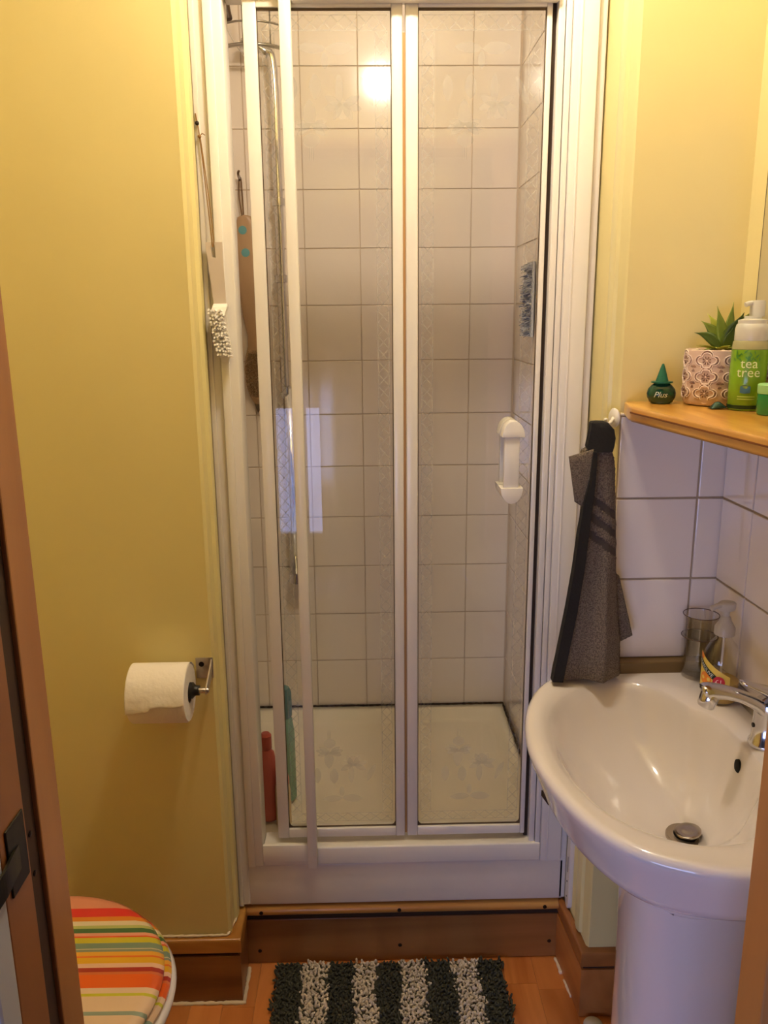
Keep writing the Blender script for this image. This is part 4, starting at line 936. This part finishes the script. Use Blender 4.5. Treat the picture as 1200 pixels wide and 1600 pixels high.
for dx, dy, dz_, w_, m in ((-0.060, -0.004, 0.036, 0.0085, LEAFD), (-0.046, 0.006, 0.056, 0.0095, LEAF), (-0.020, 0.004, 0.081, 0.0085, LEAF), (0.012, 0.012, 0.088, 0.0075, LEAF), (0.018, -0.020, 0.070, 0.0145, LEAFD), (0.036, -0.006, 0.070, 0.010, LEAF), (0.050, 0.01, 0.045, 0.009, LEAFD), (-0.030, 0.02, 0.068, 0.008, LEAFY), (0.004, -0.014, 0.045, 0.010, LEAFD), (0.055, 0.0, 0.028, 0.008, LEAF)):
    leaf(b0, b0+Vector((dx, dy, dz_)), w_*1.3, m)
for k in range(11):
    a = 2*PI*k/11+0.2; leaf(b0+Vector((-0.012, -0.006, 0.004)), b0+Vector((-0.012+0.043*math.cos(a), -0.006+0.034*math.sin(a), 0.006+0.004*(k % 3))), 0.0085, LEAFY if k % 3 else LEAF, 0.3, face=(0, 0, 1))
obj('stem', tube(bmesh.new(), [b0-Vector((0, 0, 0.006)), b0+Vector((0, 0, 0.010))], 0.006, 8), LEAF, pt)

# dark green flask with pointed cap
gx, gy = 0.533, 1.497
gf = thing('green_flask', 'squat dark green bottle with a pointed cone cap and white script, left end of shelf', 'bottle', (gx, gy, ZS+0.0005))
prof = [(0.0, z_), (0.0165, z_), (0.0205, z_+0.003), (0.0245, z_+0.011), (0.0255, z_+0.018), (0.0235, z_+0.026), (0.0175, z_+0.0335), (0.013, z_+0.036), (0.0, z_+0.036)]
sc_a = math.atan2(-gy, -gx)
bm = lathe(bmesh.new(), prof, (0, 0, 0), 40, sy=0.62)
bmesh.ops.rotate(bm, verts=bm.verts, cent=(0, 0, 0), matrix=Matrix.Rotation(sc_a+PI/2, 3, 'Z')); bmesh.ops.translate(bm, verts=bm.verts, vec=(gx, gy, 0))
fb = obj('flask', bm, mat('dark_green_glass', srgb(14, 66, 46), 0.15, coat=0.5), gf, smooth=True)
bm = lathe(bmesh.new(), [(0.0, 0.0355), (0.0125, 0.0355), (0.019, 0.0375), (0.019, 0.0395), (0.0115, 0.040), (0.0095, 0.046), (0.005, 0.0615), (0.0018, 0.0705), (0, 0.0715)], (gx, gy, z_), 28)
obj('cone_cap', bm, mat('green_cap', srgb(18, 92, 66), 0.4), gf, smooth=True)
rt_ = Vector((-math.sin(sc_a), math.cos(sc_a), 0)); fr = Vector((math.cos(sc_a), math.sin(sc_a), 0))
def fl_(x, y):
    zz = 0.0165+y; Rz = 0.0255*(1-0.6*((zz-0.018)/0.02)**2); w2 = 1-min(0.95, (x/Rz)**2)
    p = Vector((gx, gy, z_+zz))+rt_*x+fr*(0.62*Rz*math.sqrt(w2)+0.0007); return p
def shear(fn, k): return lambda x, y: fn(x+k*y, y)
obj('lettering', text_bm('Plus', 0.0145, shear(fl_, 0.35)), mat('script_white', srgb(214, 226, 214), 0.5), fb)

# tea tree foam bottle
tx, ty, TR = 0.640, 1.392, 0.0288
tt = thing('foam_pump_bottle', 'green tea tree foam pump bottle standing in front of the pot', 'pump bottle', (tx, ty, ZS+0.0005))
prof = [(0.0, z_+0.001), (0.0265, z_), (TR, z_+0.004), (TR+0.0006, z_+0.06), (TR, z_+0.100), (0.0, z_+0.100)]
GB = mat('tea_green', srgb(126, 172, 34), 0.25, var=0.22, scale=28, coat=0.4)
bo = obj('bottle', lathe(bmesh.new(), prof, (tx, ty, 0), 44), GB, tt, smooth=True)
obj('bottle_shoulder', lathe(bmesh.new(), [(TR, z_+0.1005), (TR-0.001, z_+0.112), (0.0245, z_+0.117)], (tx, ty, 0), 44), mat('shoulder_clear', srgb(214, 208, 150), 0.2, trans=0.5), tt, smooth=True)
obj('base_band', lathe(bmesh.new(), [(TR+0.0003, z_+0.003), (TR+0.0008, z_+0.009)], (tx, ty, 0), 44), mat('band_dark', srgb(26, 56, 24), 0.4), bo)
FW = mat('frost_white', srgb(232, 228, 206), 0.3, trans=0.25)
obj('collar', lathe(bmesh.new(), [(0.0255, z_+0.113), (0.0262, z_+0.115), (0.0262, z_+0.133), (0.0245, z_+0.140), (0.0225, z_+0.142), (0.0225, z_+0.1475), (0.0135, z_+0.150), (0.0135, z_+0.154), (0.0, z_+0.154)], (tx, ty, 0), 40), FW, tt, smooth=True)
bm = lathe(bmesh.new(), [(0.0118, z_+0.153), (0.0118, z_+0.176), (0.0105, z_+0.179), (0.0, z_+0.1795)], (tx+0.006, ty, 0), 28)
tube(bm, smooth_path([(tx+0.006, ty, z_+0.1745), (tx-0.008, ty-0.002, z_+0.1745), (tx-0.016, ty-0.003, z_+0.172)], 4), 0.0042, 12)
obj('pump_head', bm, FW, tt, smooth=True)
at = math.atan2(-ty, -tx)
ft = cylmap((tx, ty), TR+0.0012, at, z_)
bm = text_bm('tea', 0.0225, lambda x, y: ft(x+0.001, y+0.0775)); text_bm('tree', 0.0225, lambda x, y: ft(x+0.001, y+0.063), bm=bm)
obj('lettering', bm, mat('cream_ink', srgb(226, 232, 170), 0.5), bo)
bm = bmesh.new(); rnd = random.Random(9)
for k in range(26):
    u = rnd.uniform(-0.022, 0.022); v = 0.084+rnd.uniform(-0.004, 0.009); L = rnd.uniform(0.006, 0.012); a = rnd.uniform(0.5, 2.6)
    p = [(u, v), (u+L*0.5*math.cos(a)-0.0012*math.sin(a), v+L*0.5*math.sin(a)+0.0012*math.cos(a)), (u+L*math.cos(a), v+L*math.sin(a)), (u+L*0.5*math.cos(a)+0.0012*math.sin(a), v+L*0.5*math.sin(a)-0.0012*math.cos(a))]
    bm.faces.new([bm.verts.new(ft(*q)) for q in p])
obj('leaf_print', bm, mat('print_green', srgb(66, 128, 30), 0.4), bo)
bm = bmesh.new(); fq = cylmap((tx, ty), TR+0.0010, at, z_)
for (ua, ub_, va, vb) in ((-0.010, 0.006, 0.030, 0.041),):
    bm.faces.new([bm.verts.new(fq(*q)) for q in ((ua, va), ((ua+ub_)/2, va-0.001), (ub_, va), (ub_, vb), ((ua+ub_)/2, vb+0.002), (ua, vb))])
obj('blue_emblem', bm, mat('print_blue', srgb(70, 110, 130), 0.4), bo)
bm = bmesh.new()
for va in (0.0185, 0.0225):
    G = [[bm.verts.new(fq(-0.014+0.028*i/8, va+dv)) for dv in (0, 0.0022)] for i in range(9)]
    for i in range(8): bm.faces.new((G[i][0], G[i+1][0], G[i+1][1], G[i][1]))
obj('print_band', bm, mat('print_pale', srgb(168, 196, 84), 0.4), bo)
# small green jar
jx, jy = 0.650, 1.318
jr = thing('green_jar', 'small translucent green jar with pale lid at the right edge of the shelf', 'jar', (jx, jy, ZS+0.0005))
obj('jar', lathe(bmesh.new(), [(0.0, z_), (0.0215, z_), (0.0235, z_+0.003), (0.0235, z_+0.032), (0.021, z_+0.034), (0, z_+0.034)], (jx, jy, 0), 36), mat('jar_green', srgb(40, 158, 84), 0.15, trans=0.3, coat=0.4), jr, smooth=True)
obj('lid', lathe(bmesh.new(), [(0.0, z_+0.0335), (0.0235, z_+0.0335), (0.024, z_+0.036), (0.024, z_+0.047), (0.022, z_+0.049), (0, z_+0.0495)], (jx, jy, 0), 36), mat('jar_lid', srgb(152, 206, 132), 0.3), jr, smooth=True)
# crumpled sachet
sx_, sy_ = 0.598, 1.402
sa_ = thing('small_sachet', 'tiny dark crumpled sachet lying between pot and pump bottle', 'sachet', (sx_, sy_, ZS+0.0005))
bm = bmesh.new(); G = []
for i in range(9):
    row = []
    for j in range(7):
        u, v = i/8, j/6; row.append(bm.verts.new((sx_-0.014+0.028*u, sy_-0.009+0.018*v, z_+0.0015+0.011*math.sin(PI*u)*math.sin(PI*v)+0.002*abs(noise.noise(Vector((u*6, v*6, 3)))))))
    G.append(row)
for i in range(8):
    for j in range(6): bm.faces.new((G[i][j], G[i+1][j], G[i+1][j+1], G[i][j+1]))
o = obj('foil', bm, mat('sachet_dark', srgb(60, 88, 78), 0.2, 0.4), sa_, smooth='all'); q = o.modifiers.new('t', 'SOLIDIFY'); q.thickness = 0.001

# mirror
mi_ = thing('wall_mirror', 'frameless mirror on the right wall above the shelf', 'mirror', (rwx(1.25), 1.25, 1.40))
def onwall(y, off): return (rwx(y)-off, y)
y_a, y_b = 1.485, 0.85
obj('mirror_glass', prism(bmesh.new(), [onwall(y_a, 0.0065), onwall(y_b, 0.0065), onwall(y_b, 0.0015), onwall(y_a, 0.0015)], 1.43, 1.905), MIRR, mi_)
obj('edge', prism(bmesh.new(), [onwall(y_a+0.0015, 0.0068), onwall(y_a, 0.0068), onwall(y_a, 0.001), onwall(y_a+0.0015, 0.001)], 1.43, 1.905), mat('mirror_edge', srgb(90, 80, 50), 0.4), mi_)

# ================================================================== TOWEL
caulk([(0.477, 1.545, 1.358), (0.503, 1.545, 1.358)], 0.003, wr)
hk = thing('adhesive_hook', 'white round adhesive hook on the wall corner above the towel', 'hook', (0.47, 1.545, 1.35))
bm = lathe(bmesh.new(), [(0.0, -0.0005), (0.0165, -0.0005), (0.0175, -0.003), (0.014, -0.006), (0.0, -0.007)], (0, 0, 0), 28, 'y', sy=1.05)
bmesh.ops.rotate(bm, verts=bm.verts, cent=(0, 0, 0), matrix=Matrix.Rotation(math.radians(-72), 3, 'Z')); bmesh.ops.translate(bm, verts=bm.verts, vec=(0.4665, 1.5455, 1.352)); obj('disc', bm, WPL, hk, smooth=True)
obj('prong', tube(bmesh.new(), smooth_path([(0.462, 1.542, 1.352), (0.452, 1.530, 1.344), (0.443, 1.520, 1.345), (0.440, 1.516, 1.354)], 5), 0.0035, 10), WPL, hk, smooth='all')

tw = thing('hand_towel', 'grey terry towel with black edging hanging from the white hook beside the basin', 'towel', (0.42, 1.50, 0.84))
TERRY = bpy.data.materials.new('terry'); TERRY.use_nodes = True; nt = TERRY.node_tree; bb_ = nt.nodes['Principled BSDF']; bb_.inputs['Roughness'].default_value = 0.95
tc = nt.nodes.new('ShaderNodeTexCoord'); nz = nt.nodes.new('ShaderNodeTexNoise'); nz.inputs['Scale'].default_value = 420; nz.inputs['Detail'].default_value = 2
nt.links.new(tc.outputs['Object'], nz.inputs['Vector']); cr = nt.nodes.new('ShaderNodeValToRGB'); cr.color_ramp.elements[0].position = 0.38; cr.color_ramp.elements[1].position = 0.62
cr.color_ramp.elements[0].color = srgb(88, 76, 64); cr.color_ramp.elements[1].color = srgb(128, 113, 96); nt.links.new(nz.outputs['Fac'], cr.inputs['Fac'])
nt.links.new(cr.outputs['Color'], bb_.inputs['Base Color']); bp = nt.nodes.new('ShaderNodeBump'); bp.inputs['Strength'].default_value = 0.9; bp.inputs['Distance'].default_value = 0.003
nt.links.new(nz.outputs['Fac'], bp.inputs['Height']); nt.links.new(bp.outputs['Normal'], bb_.inputs['Normal'])
BAND = mat('towel_band', srgb(72, 62, 52), 0.8, bump=0.3, bscale=200); BLKC = mat('black_cloth', srgb(24, 22, 21), 0.9, bump=0.5, bscale=200)
# outline in metres at the hanging plane: z, left x, right x
OUTL = [(1.306, 0.402, 0.440), (1.300, 0.392, 0.447), (1.285, 0.389, 0.453), (1.262, 0.391, 0.4565), (1.23, 0.395, 0.4585), (1.20, 0.3965, 0.4610), (1.16, 0.3945, 0.4645), (1.12, 0.391, 0.467), (1.07, 0.387, 0.470), (1.02, 0.380, 0.474), (0.97, 0.373, 0.480), (0.92, 0.365, 0.486), (0.87, 0.356, 0.489), (0.815, 0.350, 0.492)]
def interp(z):
    for (za, la, ra), (zb, lb_, rb) in zip(OUTL[:-1], OUTL[1:]):
        if zb <= z <= za: t = (za-z)/(za-zb); return la+(lb_-la)*t, ra+(rb-ra)*t
    return OUTL[-1][1:] if z < OUTL[-1][0] else OUTL[0][1:]
bm = bmesh.new(); NR, NC = 150, 64; rows = []; HB = 1.306; LB = 0.852
for i in range(NR+1):
    z = HB-(HB-LB)*i/NR; l, r = interp(z); row = []; g = min(1, (HB-z)/0.30)
    for j in range(NC):
        a = 2*PI*j/NC; c, s = math.cos(a), math.sin(a); cx = (l+r)/2; hx = (r-l)/2; hy = 0.012+0.012*g
        x = cx+hx*math.copysign(abs(c)**0.8, c); y = 1.497+hy*math.copysign(abs(s)**0.8, s)
        u = (x-l)/(r-l)
        if s < 0: y += -0.006*g*math.sin(u*PI*3.2+0.6+0.8*(HB-z)) - 0.010*g*math.exp(-((u-0.66)/0.07)**2)*(z < 1.10)*min(1, (1.10-z)/0.08) + 0.004*math.exp(-((u-0.2)/0.05)**2)
        band = (z-1.20) - (-(x-0.40)*0.75)
        inb = s < 0.15 and x > 0.405 and z > 1.03 and any(p <= band <= p+0.017 for p in (0.012, -0.022, -0.056))
        amp = 0.0004 if inb else 0.0016
        nn = noise.noise(Vector((x*330, y*330, z*330)))*amp+noise.noise(Vector((x*120, y*120, z*120)))*amp*0.7
        y += -abs(nn)*1.0+(0.0018 if inb else 0); x += nn*0.5*c
        row.append(bm.verts.new((x, y, z+nn*0.4)))
        row[-1].index = 1 if inb else 0
    rows.append(row)
flag = {v: v.index for r_ in rows for v in r_}
for i in range(NR):
    for j in range(NC):
        q = (rows[i][j], rows[i][(j+1) % NC], rows[i+1][(j+1) % NC], rows[i+1][j]); f = bm.faces.new(q); f.material_index = 1 if sum(flag[v] for v in q) >= 3 else 0
bm.faces.new(rows[0]); bm.faces.new(rows[-1])
obj('cloth', bm, [TERRY, BAND], tw, smooth='all')
# folded top-left flap and the right corner behind
bm = bmesh.new()
def sheet(bm, quad, th, n=14, amp=0.0012):
    A, B_, C_, D = [Vector(p) for p in quad]; nr = (B_-A).cross(D-A).normalized()*th; G = []
    for side in (1, -1):
        g_ = []
        for i in range(n+1):
            row = []
            for j in range(n+1):
                u, v = i/n, j/n; p = A.lerp(B_, u).lerp(D.lerp(C_, u), v); e = noise.noise(p*260)*amp
                row.append(bm.verts.new(p+nr*side*(0.35+0.65*math.sin(PI*u)**0.5*math.sin(PI*v)**0.5)*0.5+nr.normalized()*e*side))
            g_.append(row)
        for i in range(n):
            for j in range(n): bm.faces.new((g_[i][j], g_[i+1][j], g_[i+1][j+1], g_[i][j+1]))
        G.append(g_)
    ring = lambda g_: [g_[i][0] for i in range(n+1)]+[g_[n][j] for j in range(1, n+1)]+[g_[i][n] for i in range(n-1, -1, -1)]+[g_[0][j] for j in range(n-1, 0, -1)]
    r1, r2 = ring(G[0]), ring(G[1])
    for i in range(len(r1)): bm.faces.new((r1[i], r1[(i+1) % len(r1)], r2[(i+1) % len(r1)], r2[i]))
sheet(bm, [(0.366, 1.482, 1.290), (0.410, 1.478, 1.304), (0.412, 1.480, 1.185), (0.381, 1.484, 1.205)], 0.009)
obj('flap', bm, TERRY, tw, smooth='all')
bm = bmesh.new(); sheet(bm, [(0.470, 1.515, 1.06), (0.482, 1.515, 1.05), (0.5145, 1.512, 0.928), (0.470, 1.512, 0.905)], 0.010)
obj('flap', bm, TERRY, tw, smooth='all')
# black edging strip down the left
bm = bmesh.new(); rings = []
for z, l, w_ in ((1.300, 0.4085, 0.006), (1.25, 0.404, 0.010), (1.21, 0.396, 0.016), (1.15, 0.388, 0.018), (1.08, 0.382, 0.019), (1.0, 0.372, 0.020), (0.92, 0.360, 0.020), (0.852, 0.350, 0.020)):
    rings.append([(l, 1.469-0.003*(z < 1.2), z), (l+w_, 1.467-0.003*(z < 1.2), z), (l+w_, 1.484, z), (l, 1.486, z)])
loft(bm, rings); obj('edging', bm, BLKC, tw, label='black fabric edging')
bm = bmesh.new(); rings = []
for z, l, r, y in ((1.352, 0.4095, 0.4320, 1.497), (1.350, 0.406, 0.4370, 1.495), (1.338, 0.405, 0.4480, 1.493), (1.322, 0.402, 0.4510, 1.492), (1.308, 0.399, 0.4490, 1.490), (1.298, 0.402, 0.4460, 1.488)):
    rings.append([(l, y-0.008, z), ((l+r)/2, y-0.013, z), (r, y-0.007, z), (r, y+0.01, z), ((l+r)/2, y+0.016, z), (l, y+0.009, z)])
loft(bm, rings); obj('hanging_loop', bm, BLKC, tw, smooth=True, label='black cloth hanging loop bunched over the hook')

# ================================================================== BATH MAT
mt = thing('bath_mat', 'shaggy bath mat in dark grey and pale grey stripes on the floor before the step', 'bath mat', (0.035, 1.45, 0))
XE = [-0.238, -0.173, -0.111, -0.051, 0.007, 0.061, 0.12, 0.189, 0.248, 0.311]
obj('backing', B(-0.232, 0.306, 1.15, 1.702, 0.001, 0.007, bev=0.002), mat('mat_backing', srgb(60, 60, 52), 0.9), mt)
CHD = mat('chenille_dark', srgb(78, 78, 66), 0.95, var=0.35, scale=90); CHL = mat('chenille_light', srgb(226, 213, 196), 0.95, var=0.12, scale=60)
rnd = random.Random(21)
def tuft(bm, p, d, L, r):
    d = d.normalized(); u = d.cross(Vector((0.3, 0.7, 0.2))).normalized(); v = d.cross(u); n = 5; rs = []
    for s, q in ((0, 0.8), (0.35, 1.05), (0.75, 1.0), (0.95, 0.6)):
        rs.append([bm.verts.new(p+d*L*s+(u*math.cos(2*PI*k/n)+v*math.sin(2*PI*k/n))*r*q) for k in range(n)])
    t = bm.verts.new(p+d*L*1.02)
    for a, b in zip(rs[:-1], rs[1:]):
        for k in range(n): bm.faces.new((a[k], a[(k+1) % n], b[(k+1) % n], b[k]))
    for k in range(n): bm.faces.new((rs[-1][k], rs[-1][(k+1) % n], t))
for k in range(9):
    bm = bmesh.new(); dark = k % 2 == 0; step = 0.0068; y = 1.155
    while y < 1.704:
        wob = 0.004*math.sin(y*40+k)+0.002*math.sin(y*111+2*k); x = XE[k]+0.003
        while x < XE[k+1]-0.001:
            px_, py_ = x+rnd.uniform(-.003, .003)+(wob if 0 < k < 9 else 0), y+rnd.uniform(-.003, .003)
            dx, dy = rnd.uniform(-0.8, 0.8), rnd.uniform(-1.1, 0.5)
            if py_ > 1.69: dy = rnd.uniform(-0.6, 0.2)
            tuft(bm, Vector((px_, py_, 0.005)), Vector((dx, dy, 1.0)), rnd.uniform(0.011, 0.016), 0.0027 if dark else 0.0029)
            x += step
        y += step*0.9
    obj('pile_stripe', bm, CHD if dark else CHL, mt, smooth='all', kind='stuff', label='dark grey chenille stripe' if dark else 'pale chenille stripe')

# waste pipe foot behind the pedestal
wp = thing('waste_pipe', 'white ribbed waste pipe end on the floor behind the pedestal', 'pipe', (0.475, 1.50, 0))
bm = bmesh.new()
for i in range(2): lathe(bm, [(0.0, 0.002+i*0.006), (0.020, 0.002+i*0.006), (0.0215, 0.005+i*0.006), (0.020, 0.008+i*0.006), (0.0, 0.008+i*0.006)], (0.4815, 1.503, 0), 20)
obj('ribbed_collar', bm, WPL, wp, smooth='all')

# ================================================================== CEILING LAMP
lp = thing('ceiling_lamp', 'round frosted glass ceiling lamp above the room', 'lamp', (0.075, 1.30, ZC))
obj('rose', lathe(bmesh.new(), [(0.06, ZC-0.001), (0.06, ZC-0.02), (0.03, ZC-0.03), (0.03, ZC-0.088)], (0.075, 1.30, 0), 28), WPL, lp, smooth=True)
bm = lathe(bmesh.new(), [(0.0, ZC-0.158), (0.046, ZC-0.156), (0.056, ZC-0.146), (0.058, ZC-0.13), (0.056, ZC-0.10), (0.046, ZC-0.089), (0.0, ZC-0.087)], (0.075, 1.30, 0), 32)
LM = mat('lamp_glow', (1, 0.9, 0.75, 1), 0.5, emit=(1.0, 0.865, 0.69, 1), estr=LAMP_STRENGTH)
obj('shade', bm, LM, lp, smooth=True, label='glowing frosted shade')
